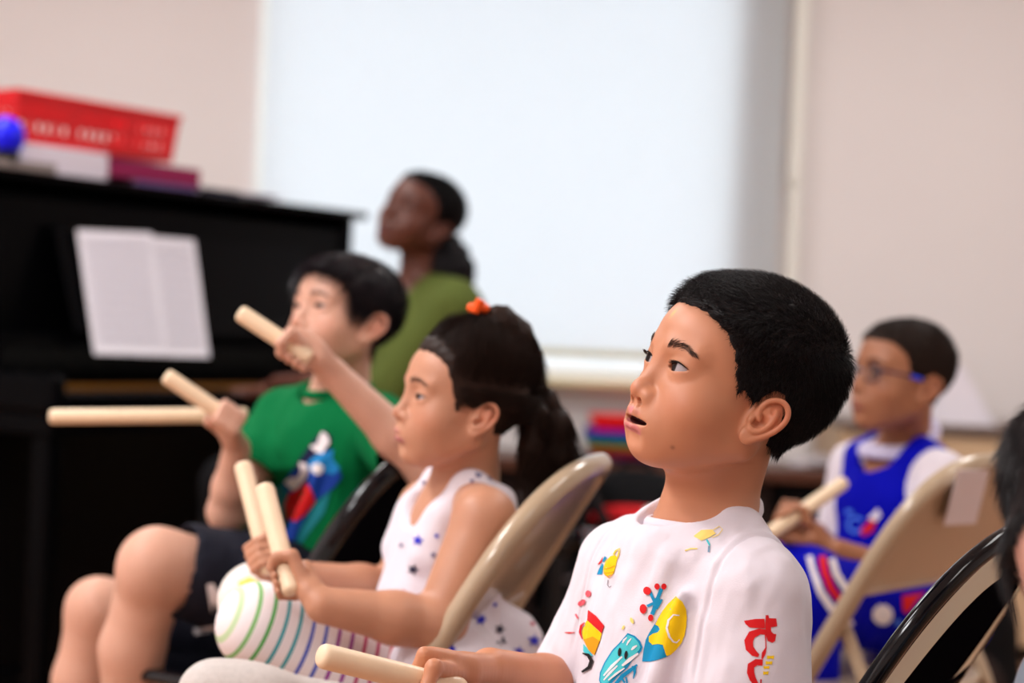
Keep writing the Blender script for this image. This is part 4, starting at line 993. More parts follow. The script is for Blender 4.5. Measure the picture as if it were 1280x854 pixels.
    mx = nt.nodes.new('ShaderNodeMix'); mx.data_type = 'RGBA'; nt.links.new(lt_.outputs[0], mx.inputs[0]); mx.inputs[6].default_value = (*srgb(236, 226, 228), 1); nt.links.new(cr.outputs[0], mx.inputs[7]); nt.links.new(mx.outputs[2], bs.inputs['Base Color'])
    L0 = np.linalg.norm(hn - kn); t = ((V3 - kn) @ ax + .062) / (L0 + .1) ; up = (V3 - kn)[:, 2]
    t = t * 1.0 ; cc = np.stack([np.clip(t, .022, .99)] * 3, 1)
    leg = link('leggings', V3, Q3, m, root, cols=cc, )
    s = Sculpt(); s.cap(hf, kf, .062, .047, .01); s.cap(kf, at(400, 900, 2.40), .044, .034, .02); s.ell(T(0, 0, -.36), (.11, .09, .07), M, .02); V4, Q4 = s.mesh(.004)
    t4 = ((V4 - kf) @ nrm(hf - kf) + .05) / .5; l2 = link('leggings', V4, Q4, mat('pale_leggings', srgb(236, 228, 222), .85), root)
    bv4 = bvh_of(V4, Q4); decal('leg_print', bv4, [(mat('ink_soft_yellow', srgb(236, 222, 110), .8), [(298, 728), (312, 722), (324, 728), (318, 736), (302, 738)], 0), (mat('ink_soft_pink', srgb(226, 190, 190), .8), stroke([(288, 742), (305, 738), (325, 742)], 3), 0)], l2, 3, .0015)
    s = Sculpt(); fa, fb = at(266, 868, 2.20), at(440, 893, 2.24); s.cap(fa, fb, .037, .032, .02); s.ell(at(300, 868, 2.2), (.06, .04, .034), None, .02); V5, Q5 = s.mesh(.004)
    link('shoe', V5, Q5, mat('grey_knit', srgb(196, 188, 184), .95, noise=.12, nscale=160, bump=.4, bscale=350), root)
    stick(s1a, s1b + A1 * .03, 'wooden stick held upright by the girl in the star dress, further from the camera'); stick(s2a, s2b + A2 * .02, 'wooden stick held upright by the girl in the star dress, nearer to the camera')
# ------------------------------------------------------------------ boy in the green T-shirt
def boy_green():
    N, M, T = torso_frame(424, 486, 3.03, 48)
    root = thing('person', (N[0], N[1], 0), 'boy in a green T-shirt and navy shorts raising two wooden sticks', 'person')
    SK = (.63, .35, .255)
    hd = Head(at(430, 399, 3.0), 42, 10, -2, .93, eye_z=5, skull=(-10, 82), ear=.95)
    b = Sculpt(); hd.sculpt(b, 0, .75)
    b.cap(hd.P(0, -18, -35), T(0, -.004, -.005), .036, .040, .02); b.cap(T(0, 0, 0), T(0, .0, -.05), .040, .055, .02); b.ell(T(0, .01, -.09), (.09, .06, .08), M, .03)
    shn, shf = T(-.105, .012, -.052), T(.105, .012, -.052)
    eln, wn, Gn = at(538, 590, 2.74), at(416, 466, 2.70), at(374, 440, 2.66); arm(b, shn, eln, wn, (.034, .030, .029, .020))
    elf, wf, Gf = at(286, 640, 2.98), at(296, 560, 2.92), at(286, 523, 2.88); arm(b, shf, elf, wf, (.034, .031, .028, .020))
    a1, a2 = at(298, 390, 2.66), at(206, 469, 2.86); An, Af = nrm(Gn - a1), nrm(Gf - a2)
    grip_hand(b, wn, Gn, -An, .0118, side=1, s=.84, bias=(wn - Gn) + np.array([.0, -.04, .01])); grip_hand(b, wf, Gf, -Af, .0118, side=1, s=.80, bias=np.array([.3, -.2, -.8]))
    c = hd.P(0, 0, 5); V, Q = b.mesh(.0036, fine=[(c - .115, c + .115)], hf=.0021)
    link('body', V, Q, MATS['skin'], root, cols=hd.paint(V, SK, (.62, .28, .27), kb=.5))
    hd.eyeballs(root, gaze=(.05, 1, 0), n=32); hd.lashes(root, .75, .7, False); brows(hd, V, Q, root, MATS['brow'], n=200, z0=23)
    reg = [(200, 60), (72, 58), (62, 54), (54, 44), (44, 30), (36, 10), (28, -6), (20, -20), (12, -16), (4, -4), (-2, 6), (-12, 12), (-24, 4), (-30, -14), (-34, -38), (-44, -56), (-60, -64), (-200, -66), (-200, 260), (200, 260)]
    hair_on(hd, V, near_faces(hd, V, Q), reg, root, lambda L: 6 + 5 * np.clip((L[:, 2] - 10) / 60, 0, 1), lambda L: 16 + 2 * (L[:, 1] > 30), mat('hair_boy', (.008, .004, .007), .38, spec=.2), count=9000, groom='bowl', w=.42, seed=12, edge=7, spread=.05, soft=3.0, bend=1.0)
    s = Sculpt(); s.ell(T(0, .016, -.11), (.112, .082, .11), M, .03); s.ell(T(0, .018, -.24), (.118, .095, .14), M, .03); s.ell(T(0, .01, -.36), (.12, .10, .06), M, .03)
    s.cap(T(-.09, .010, -.056), T(.09, .010, -.056), .044, .044, .03)
    for q in (-1, 1): s.cap(T(q * .03, 0, -.022), T(q * .095, .012, -.052), .040, .042, .03)
    sleeve(s, shn, eln, .60, .046, .055); sleeve(s, shf, elf, .58, .046, .054)
    for (a, c_, r) in (((-.06, .085, -.10), (-.02, .12, -.26), .010), ((.05, .08, -.08), (.0, .11, -.2), .008), ((.08, .06, -.1), (.08, .08, -.28), .010)): s.cap(T(*a), T(*c_), r * .4, r, .016)
    s.cap(T(0, .002, .010), T(0, -.01, .12), .047, .07, .004, '-'); s.cap(T(0, .012, .0), T(0, .035, .018), .044, .05, .006, '-'); do_cuts(s)
    shirt, V2, Q2 = cloth('t_shirt', s, mat('green_cotton', srgb(0, 104, 56), .85, spec=.1), root, M=M, amp=.0035, fr=28)
    mb = MB(); mb.tube([T(.049 * math.sin(t), .003 + .051 * math.cos(t), -.001 - .009 * math.cos(t)) for t in np.linspace(0, 2 * math.pi, 48, endpoint=False)], .005, 8, closed=True, flat=1.4); mb.build('collar', MATS['green_cotton'], shirt, True)
    bv = bvh_of(V2, Q2); nv, cy, rd, wh, b2 = mat('ink_navy', srgb(8, 10, 60), .7), mat('ink_sky', srgb(20, 130, 200), .7), mat('ink_red', srgb(214, 16, 24), .7), mat('ink_white', srgb(240, 232, 236), .8), mat('ink_royal', srgb(10, 60, 160), .7)
    z = lambda pts: [(330 + a / 5.025, 530 + c_ / 5.025) for a, c_ in pts]
    tl = mat('ink_teal', srgb(0, 120, 130), .7)
    decal('printed_picture', bv, [(nv, z([(350, 60), (300, 120), (250, 190), (200, 260), (150, 330), (120, 370), (200, 420), (300, 330), (400, 200), (430, 90), (390, 40)]), 0), (b2, z([(120, 370), (180, 290), (300, 280), (460, 260), (490, 330), (440, 400), (330, 480), (230, 640), (180, 760), (130, 700), (150, 560), (150, 440)]), 1), (tl, z([(70, 390), (150, 370), (160, 440), (130, 520), (120, 640), (80, 520)]), 1), (cy, z([(280, 240), (330, 200), (440, 160), (430, 220), (480, 280), (440, 320), (380, 300), (300, 310)]), 2), (wh, z([(370, 50), (400, 70), (415, 120), (390, 150), (370, 190), (330, 180), (290, 140), (335, 130), (350, 90)]), 2), (wh, z([(310, 260), (345, 245), (375, 270), (360, 310), (325, 320), (305, 290)]), 3), (wh, z([(225, 240), (270, 250), (290, 290), (260, 340), (210, 400), (180, 410), (130, 360), (170, 330), (215, 330), (235, 290)]), 2), (rd, z([(270, 350), (290, 400), (320, 490), (250, 570), (200, 615), (150, 590), (135, 500), (160, 430), (220, 400)]), 3), (tl, z([(230, 640), (330, 500), (420, 420), (380, 560), (230, 760), (180, 800)]), 1)], shirt, 3, .0015)
    kn, hn = at(196, 706, 2.84), at(395, 752, 2.96); kf, hf = at(122, 762, 3.04), at(350, 795, 3.14)
    an, af = at(160, 905, 2.90), at(98, 905, 3.08); an[2] = af[2] = .09
    s = Sculpt(); s.cap(hn, kn, .068, .050, .01); s.chain([kn, at(165, 812, 2.86), an], [.050, .044, .028], .02); s.cap(hf, kf, .060, .046, .01); s.chain([kf, at(103, 850, 3.05), af], [.045, .042, .028], .02)
    s.ell(at(182, 716, 2.82), (.036, .036, .044), None, .02); s.cap(an, an + M[:, 1] * .04 - np.array([0, 0, .04]), .028, .026, .01); s.cap(af, af + M[:, 1] * .04 - np.array([0, 0, .04]), .028, .026, .01)
    V3, Q3 = s.mesh(.004); link('legs', V3, Q3, mat('skin_plain2', SK, .5, sss=.1), root)
    s = Sculpt(); s.ell(T(0, 0, -.36), (.125, .105, .085), M, .03); ea = kn * .80 + hn * .20; s.cap(hn, ea, .085, .070, .02); eb = kf * .60 + hf * .40; s.cap(hf, eb, .078, .066, .02)
    dn, df = nrm(kn - hn), nrm(kf - hf); s.cuts = [(ea, dn, dn, .070), (eb, df, df, .066)]
    for e, d, n, r1 in s.cuts: s.cap(e - d * .01, e + d * .12, r1 - .008, r1 + .004, .004, '-'); s.fn(e - .11, e + .11, half(n, e + d * .03), .003, '-')
    sh_, V4, Q4 = cloth('shorts', s, mat('navy_cloth', srgb(16, 18, 34), .8), root, M=M, h=.004)
    decal('white_marks', bvh_of(V4, Q4), [(mat('ink_white', srgb(240, 232, 236), .8), [(258, 731), (266, 729), (276, 745), (278, 732), (284, 734), (282, 760), (276, 766), (266, 752), (264, 766)], 0), (mat('ink_white', srgb(240, 232, 236), .8), [(242, 786), (280, 779), (281, 787), (243, 793)], 0)], sh_, 3, .0015)
    for a_ in (an, af): shoe(a_, M, root, (.03, .03, .03))
    stick(a1, Gn + An * .018, 'wooden stick raised highest, in the left hand of the boy in green'); stick(a2, Gf + Af * .02, 'wooden stick pointing up left in the lower hand of the boy in green')
    stick(at(61, 521, 3.05), at(310, 519, 3.10), 'wooden stick lying level in front of the dark piano, ends at the lower hand')
# ------------------------------------------------------------------ boy in the blue jersey and glasses
def boy_blue():
    N, M, T = torso_frame(1130, 552, 3.50, 30)
    root = thing('person', (N[0], N[1], 0), 'boy with blue glasses in a blue sleeveless jersey over a white T-shirt', 'person')
    SK = (.37, .15, .075)
    hd = Head(at(1130, 474, 3.45), 22, 5, 0, 1.03, eye_z=2, skull=(-8, 78), ear=.85)
    b = Sculpt(); hd.sculpt(b, 0, .8)
    b.cap(hd.P(0, -18, -35), T(0, -.004, -.005), .037, .042, .02); b.cap(T(0, 0, 0), T(0, .0, -.05), .042, .055, .02); b.ell(T(0, .01, -.09), (.09, .06, .08), M, .03)
    shn, shf = T(-.110, .010, -.060), T(.110, .010, -.060)
    eln, wn, Gn = at(1172, 742, 3.30), at(1040, 690, 3.14), at(992, 668, 3.10); arm(b, shn, eln, wn, (.036, .034, .034, .023))
    elf, wf, Gf = at(1052, 712, 3.60), at(1020, 668, 3.40), at(985, 648, 3.34); arm(b, shf, elf, wf, (.034, .030, .028, .020))
    ta, tb_ = at(1055, 603, 3.22), at(962, 668, 3.08); A = nrm(tb_ - ta); G1 = ta + A * .105
    grip_hand(b, wn, G1 * .5 + tb_ * .5, -A, .0118, side=1, s=.80, bias=wn - G1 + np.array([0, -.03, -.05])); grip_hand(b, wf, Gf, nrm([.3, -.5, .8]), .012, side=1, s=.80)
    c = hd.P(0, 0, 5); V, Q = b.mesh(.0038, fine=[(c - .12, c + .12)], hf=.0023)
    link('body', V, Q, MATS['skin'], root, cols=hd.paint(V, SK, (.34, .10, .09), kb=.3))
    hd.eyeballs(root, n=32); hd.lashes(root, .8, .7, False); brows(hd, V, Q, root, MATS['brow'], n=200, z0=20)
    reg = [(200, 60), (74, 58), (62, 56), (52, 48), (40, 36), (34, 20), (30, 4), (22, -12), (14, -14), (6, -4), (0, 6), (-12, 12), (-24, 4), (-30, -14), (-34, -36), (-44, -50), (-60, -56), (-200, -58), (-200, 260), (200, 260)]
    hair_on(hd, V, near_faces(hd, V, Q), reg, root, lambda L: 1.5 + 3 * np.clip((L[:, 2] - 30) / 50, 0, 1), lambda L: 5 + 5 * np.clip((L[:, 2] - 30) / 50, 0, 1), mat('hair_buzz', (.018, .009, .006), .6, spec=.15), count=6000, w=.5, seed=21, edge=12)
    # glasses
    g = thing('tmp', (0, 0, 0), None, None); bpy.data.objects.remove(g)
    P = hd.P; u = hd.s; mb = MB(); lens = MB(); ez = 1
    for q in (-1, 1):
        ring = [P(q * 30 + 21 * math.copysign(abs(math.cos(t)) ** .7, math.cos(t)), 84 - .16 * abs(21 * math.cos(t) * q + 8 * q), ez + 14 * math.copysign(abs(math.sin(t)) ** .7, math.sin(t))) for t in np.linspace(0, 2 * math.pi, 28, endpoint=False)]
        mb.tube(ring, 1.6 * u, 8, closed=True); cc_ = sum(ring) / len(ring)
        for i in range(28): lens.add([cc_, ring[i], ring[(i + 1) % 28]], [(0, 1, 2)])
        mb.tube([P(q * 51, 80, ez + 6), P(q * 66, 66, ez + 5), P(q * 73, 30, ez + 2), P(q * 75, 6, ez - 2)], [2 * u, 2.2 * u, 2 * u, 2 * u], 8, flat=1.0)
    mb.tube([P(-9, 86, ez + 3), P(0, 90, ez + 6), P(9, 86, ez + 3)], 1.5 * u, 8)
    gl_ = mb.build('glasses', mat('navy_plastic', srgb(14, 20, 70), .25, coat=.5), root, True)
    lm = bpy.data.materials.new('lens'); lm.use_nodes = True; nt = lm.node_tree; nt.nodes.clear(); o_ = nt.nodes.new('ShaderNodeOutputMaterial'); tr_ = nt.nodes.new('ShaderNodeBsdfTransparent'); tr_.inputs[0].default_value = (.86, .9, .96, 1); g_ = nt.nodes.new('ShaderNodeBsdfGlossy'); g_.inputs['Roughness'].default_value = .03; mx = nt.nodes.new('ShaderNodeMixShader'); mx.inputs[0].default_value = .12
    nt.links.new(tr_.outputs[0], mx.inputs[1]); nt.links.new(g_.outputs[0], mx.inputs[2]); nt.links.new(mx.outputs[0], o_.inputs['Surface']); lens.build('lens', lm, gl_)
    for q in (-1, 1):
        mb = MB(); mb.tube([P(q * 73.5, 34, ez + 2), P(q * 75.5, 16, ez)], [3.4 * u, 3.4 * u], 10); mb.build('temple_tip', mat('bright_blue', srgb(40, 70, 230), .3), gl_, True, label='bright blue end of the glasses arm')
    # white T-shirt under the jersey
    s = Sculpt(); s.ell(T(0, .014, -.11), (.108, .076, .10), M, .03); s.cap(T(-.09, .010, -.058), T(.09, .010, -.058), .042, .042, .03)
    for q in (-1, 1): s.cap(T(q * .03, 0, -.022), T(q * .1, .012, -.058), .036, .044, .03)
    sleeve(s, shn, eln, .82, .050, .062); sleeve(s, shf, elf, .80, .050, .060)
    s.cap(T(0, .002, .010), T(0, -.01, .12), .052, .07, .004, '-'); s.cap(T(0, .02, -.002), T(0, .07, -.02), .052, .045, .006, '-'); do_cuts(s); cloth('t_shirt', s, MATS['white_cotton'], root, M=M, amp=.003)
    s = Sculpt(); s.ell(T(0, .018, -.12), (.114, .086, .11), M, .03); s.ell(T(0, .018, -.26), (.125, .10, .15), M, .03); s.ell(T(0, .0, -.36), (.13, .11, .06), M, .03)
    s.cap(T(-.07, .012, -.050), T(.07, .012, -.050), .047, .047, .03)
    for q in (-1, 1): s.cap(T(q * .035, 0, -.020), T(q * .072, .01, -.044), .040, .044, .03)
    s.cap(T(0, .0, .012), T(0, -.012, .12), .054, .08, .004, '-'); s.cap(T(0, .022, -.002), T(0, .06, -.01), .052, .05, .006, '-')
    for q in (-1, 1): s.cap(T(q * .135, .01, -.075), T(q * .20, .01, -.07), .060, .08, .005, '-')
    jer, V2, Q2 = cloth('jersey', s, mat('blue_jersey', srgb(0, 4, 170), .8, spec=.1), root, M=M, amp=.003)
    mb = MB(); mb.tube([T(.056 * math.sin(t), .012 + .066 * math.cos(t), .001 - .026 * math.cos(t) + .008 * math.cos(2 * t)) for t in np.linspace(0, 2 * math.pi, 60, endpoint=False)], .0085, 8, closed=True, flat=1.5); mb.build('collar', mat('lilac_white', srgb(214, 208, 236), .8), jer, True)
    wh, rd, sk = mat('ink_white', srgb(240, 232, 236), .8), mat('ink_red', srgb(214, 16, 24), .7), mat('ink_sky', srgb(20, 130, 200), .7); PB = mat('ink_light_blue', srgb(70, 120, 240), .7)
    decal('chest_logo', bvh_of(V2, Q2), [(PB, stroke(arc(1070, 656, 9, 9, 30, 330), 4), 0), (rd, [(1076, 664), (1090, 648), (1096, 652), (1092, 664), (1080, 670)], 1), (wh, [(1086, 648), (1098, 636), (1102, 644), (1095, 652)], 1), (PB, circle(1062, 640, 5, 3), 0)], jer, 3, .0015)
    kn, hn = at(1000, 742, 3.12), at(1180, 765, 3.36); kf, hf = at(985, 735, 3.40), at(1120, 765, 3.56)
    an, af = at(985, 900, 3.10), at(970, 900, 3.38); an[2] = af[2] = .09
    s = Sculpt(); s.ell(T(0, 0, -.37), (.135, .115, .085), M, .03)
    s.cap(hn, kn, .082, .074, .02); s.cap(hf, kf, .078, .070, .02); s.cap(kn, kn * .75 + an * .25, .072, .070, .02); s.cap(kf, kf * .75 + af * .25, .068, .066, .02)
    sh_, V4, Q4 = cloth('shorts', s, MATS['blue_jersey'], root, M=M, h=.004, amp=.004)
    z = lambda pts: [(960 + a / 3.99, 640 + c_ / 3.99) for a, c_ in pts]
    decal('side_stripes', bvh_of(V4, Q4), [(wh, stroke(z([(205, 225), (225, 300), (260, 400), (320, 490)]), [7, 7, 8, 9]), 0), (rd, stroke(z([(268, 225), (280, 300), (310, 380), (370, 460), (420, 500)]), 9), 0), (wh, stroke(z([(315, 235), (335, 310), (380, 380), (430, 430)]), 8), 0), (wh, stroke(z([(270, 660), (340, 600), (420, 545)]), [6, 7, 6]), 0), (wh, circle(960 + 568 / 3.99, 640 + 512 / 3.99, 13.5, 13, 8, .39), 0), (rd, z([(665, 420), (790, 400), (740, 440), (690, 510), (668, 490)]), 0), (PB, circle(960 + 645 / 3.99, 640 + 550 / 3.99, 5, 4), 0)], sh_, 3, .002)
    s = Sculpt()
    for k_, a_ in ((kn, an), (kf, af)): s.chain([k_, k_ * .6 + a_ * .4, a_], [.05, .045, .028], .02); s.cap(a_, a_ + M[:, 1] * .04 - np.array([0, 0, .04]), .028, .026, .01)
    v, q = s.mesh(.005); link('legs', v, q, mat('skin_plain3', SK, .5), root)
    for a_ in (an, af): shoe(a_, M, root, (.3, .3, .3))
    stick(ta, tb_, 'wooden stick held in the lap of the boy in the blue jersey')
# ------------------------------------------------------------------ woman at the piano
def woman():
    N, M, T = torso_frame(530, 343, 4.64, 34)
    root = thing('person', (N[0], N[1], 0), 'woman in an olive green top playing the piano, head thrown back, black ponytail', 'person')
    SK = (.105, .031, .018)
    hd = Head(at(525, 271, 4.6), 50, 14, 16, 1.06, nose=2, lip=1.25, eye_z=4, mo=2.5, ear=.85)
    b = Sculpt(); hd.sculpt(b, 2.5, .5)
    b.cap(hd.P(0, -15, -35), T(0, -.004, -.005), .048, .052, .02); b.cap(T(0, 0, 0), T(0, 0, -.08), .055, .09, .02); b.ell(T(0, .01, -.15), (.15, .09, .13), M, .04)
    shn, shf = T(-.165, .012, -.075), T(.165, .012, -.075)
    eln, wn = at(470, 512, 4.55), at(388, 474, 4.86); elf, wf = at(420, 500, 5.0), at(338, 489, 5.06)
    arm(b, shn, eln, wn, (.048, .040, .038, .026)); arm(b, shf, elf, wf, (.048, .040, .038, .026))
    dk_ = nrm(at(300, 478, 4.98) - wn); flat_hand(b, wn, dk_, [0, 0, 1], 1.0, 22, 1); flat_hand(b, wf, nrm(at(270, 492, 5.1) - wf), [0, 0, 1], 1.0, 22, -1)
    c = hd.P(0, 0, 5); V, Q = b.mesh(.005, fine=[(c - .125, c + .125)], hf=.0028)
    link('body', V, Q, MATS['skin'], root, cols=hd.paint(V, SK, (.22, .06, .06), kb=.15))
    hd.eyeballs(root, n=24); hd.lashes(root, .5, .9, False); brows(hd, V, Q, root, MATS['lash'], n=160, z0=22)
    x = Sculpt(); t0 = at(560, 322, 4.68); x.chain([at(545, 320, 4.62), t0, at(566, 342, 4.60), at(575, 372, 4.58)], [.035, .044, .046, .014], .03); x.chain([at(535, 325, 4.68), at(552, 345, 4.66)], [.03, .028], .03); ev, ef = x.mesh(.005)
    ev = (ev + vnormals(ev, ef) * (vnoise(ev, 90, 6) * .006)[:, None]).astype(np.float32)
    reg = [(200, 66), (74, 64), (58, 60), (40, 50), (26, 34), (20, 14), (14, -2), (8, -14), (2, 0), (-6, 10), (-18, 12), (-28, -4), (-32, -30), (-44, -52), (-200, -60), (-200, 260), (200, 260)]
    hair_on(hd, V, near_faces(hd, V, Q), reg, root, lambda L: 2.5 + 3 * np.clip((-L[:, 1]) / 60, 0, 1), lambda L: 10 + 0 * L[:, 0], mat('hair_woman', (.005, .004, .005), .55, spec=.1), count=4000, groom='pull', lean=((0, -110, 10), (0, -110, -20), 0), w=.6, seed=31, edge=5, extra=[(ev, ef)], bend=1)
    mb = MB(); mb.tube([at(564, 313, 4.66) + np.array([math.cos(t) * .02, math.sin(t) * .012, math.sin(t) * .018]) for t in np.linspace(0, 2 * math.pi, 20, endpoint=False)], .007, 8, closed=True); mb.build('hair_tie', mat('green_tie', srgb(70, 120, 20), .5), root, True, label='green hair tie')
    s = Sculpt(); s.ell(T(0, .014, -.17), (.17, .115, .15), M, .04); s.ell(T(0, .02, -.34), (.15, .115, .2), M, .05); s.ell(T(0, .0, -.52), (.18, .14, .12), M, .05); s.cap(T(-.14, .01, -.085), T(.14, .01, -.085), .062, .062, .04)
    for q in (-1, 1): s.cap(T(q * .05, 0, -.035), T(q * .15, .012, -.08), .048, .056, .03)
    sleeve(s, shn, eln, .95, .062, .060); sleeve(s, shf, elf, .95, .062, .060)
    s.cap(T(0, .004, .006), T(0, -.01, .14), .062, .10, .004, '-'); s.cap(T(0, .02, -.01), T(0, .08, -.03), .06, .05, .006, '-'); do_cuts(s)
    cloth('top', s, mat('olive_cotton', srgb(80, 92, 36), .85), root, M=M, h=.005, amp=.006, fr=18)
    hp = T(0, 0, -.60); hp[2] = .58; l = Sculpt(); l.ell(hp, (.19, .16, .13), M, .03)
    for q in (-1, 1):
        h_ = hp + M @ np.array([q * .09, 0, -.02]); k_ = hp + M @ np.array([q * .11, .42, -.02]); a_ = k_ + M @ np.array([0, .02, 0]); a_[2] = .10; l.cap(h_, k_, .085, .065, .02); l.chain([k_, (k_ + a_) / 2, a_], [.064, .055, .045], .02); shoe(a_, M, root, (.02, .02, .025))
    v, q = l.mesh(.006); link('trousers', v, q, MATS['black_cloth'], root)
    return M, hp
# ------------------------------------------------------------------ child cut off by the right edge
def child_edge():
    N, M, T = torso_frame(1440, 810, 1.52, 8)
    root = thing('person', (N[0], N[1], 0), 'child with straight black hair cut off by the right edge of the photo', 'person')
    SK = (.60, .33, .26)
    hd = Head(at(1380, 650, 1.50), 74, 2, 6, .98, eye_z=5, ears=False)
    b = Sculpt(); hd.sculpt(b, 0, .7, detail=True)
    b.cap(hd.P(0, -22, -35), T(0, 0, -.005), .037, .042, .02); b.cap(T(0, 0, 0), T(0, 0, -.05), .042, .055, .02)
    shn, shf = T(-.11, .01, -.06), T(.11, .01, -.06); eln, elf = T(-.13, .04, -.24), T(.13, .04, -.24); wn, wf = T(-.07, .20, -.26), T(.07, .22, -.24)
    arm(b, shn, eln, wn); arm(b, shf, elf, wf); Gn, Gf = wn + M @ np.array([.02, .05, .01]), wf + M @ np.array([-.02, .05, .01]); Ast = nrm(M @ np.array([.2, .6, .5]))
    grip_hand(b, wn, Gn, Ast, .012, s=.8); grip_hand(b, wf, Gf, Ast, .012, side=-1, s=.8)
    c = hd.P(0, 0, 5); V, Q = b.mesh(.004, fine=[(c - .115, c + .115)], hf=.0025)
    link('body', V, Q, MATS['skin'], root, cols=hd.paint(V, SK, (.55, .22, .22), kb=.4)); hd.eyeballs(root, n=24); hd.lashes(root, .7, .6, False); brows(hd, V, Q, root, MATS['brow'], n=150)
    reg = [(200, 20), (74, 16), (62, 6), (56, -12), (50, -40), (44, -62), (10, -70), (-20, -74), (-40, -78), (-200, -80), (-200, 260), (200, 260)]
    hair_on(hd, V, near_faces(hd, V, Q), reg, root, lambda L: 9 + 3 * np.clip(L[:, 2] / 60, 0, 1), lambda L: 18 + 0 * L[:, 0], MATS['hair_black'], count=7000, groom='bowl', w=.5, seed=41, edge=7, spread=.04, bend=1)
    s = Sculpt(); s.ell(T(0, .016, -.12), (.115, .085, .11), M, .03); s.ell(T(0, .018, -.28), (.12, .10, .16), M, .03); s.cap(T(-.09, .01, -.06), T(.09, .01, -.06), .045, .045, .03)
    for q in (-1, 1): s.cap(T(q * .03, 0, -.025), T(q * .1, .012, -.058), .04, .042, .03)
    sleeve(s, shn, eln, .6, .047, .056); sleeve(s, shf, elf, .6, .047, .056); s.cap(T(0, .002, .01), T(0, -.01, .12), .048, .07, .004, '-'); do_cuts(s)
    cloth('t_shirt', s, mat('grey_tee', srgb(120, 128, 140), .85), root, M=M, h=.004)
    l = Sculpt(); p = T(0, 0, -.36); p[2] = .50; l.ell(p, (.12, .10, .085), M, .02); lg = Sculpt()
    for q in (-1, 1):
        h_ = p + M @ np.array([q * .06, 0, -.01]); k_ = p + M @ np.array([q * .085, .28, -.02]); a_ = k_ + M @ np.array([0, .02, 0]); a_[2] = .09; l.cap(h_, h_ * .2 + k_ * .8, .075, .066, .02); lg.cap(h_, k_, .05, .045, .01); lg.chain([k_, k_ * .6 + a_ * .4, a_], [.044, .042, .03], .01); shoe(a_, M, root, (.5, .5, .5))
    v, q = l.mesh(.005); link('shorts', v, q, MATS['black_cloth'], root); v, q = lg.mesh(.005); link('legs', v, q, mat('skin_plain4', SK, .5), root)
girl(); boy_green(); boy_blue(); WM, WH = woman(); child_edge()
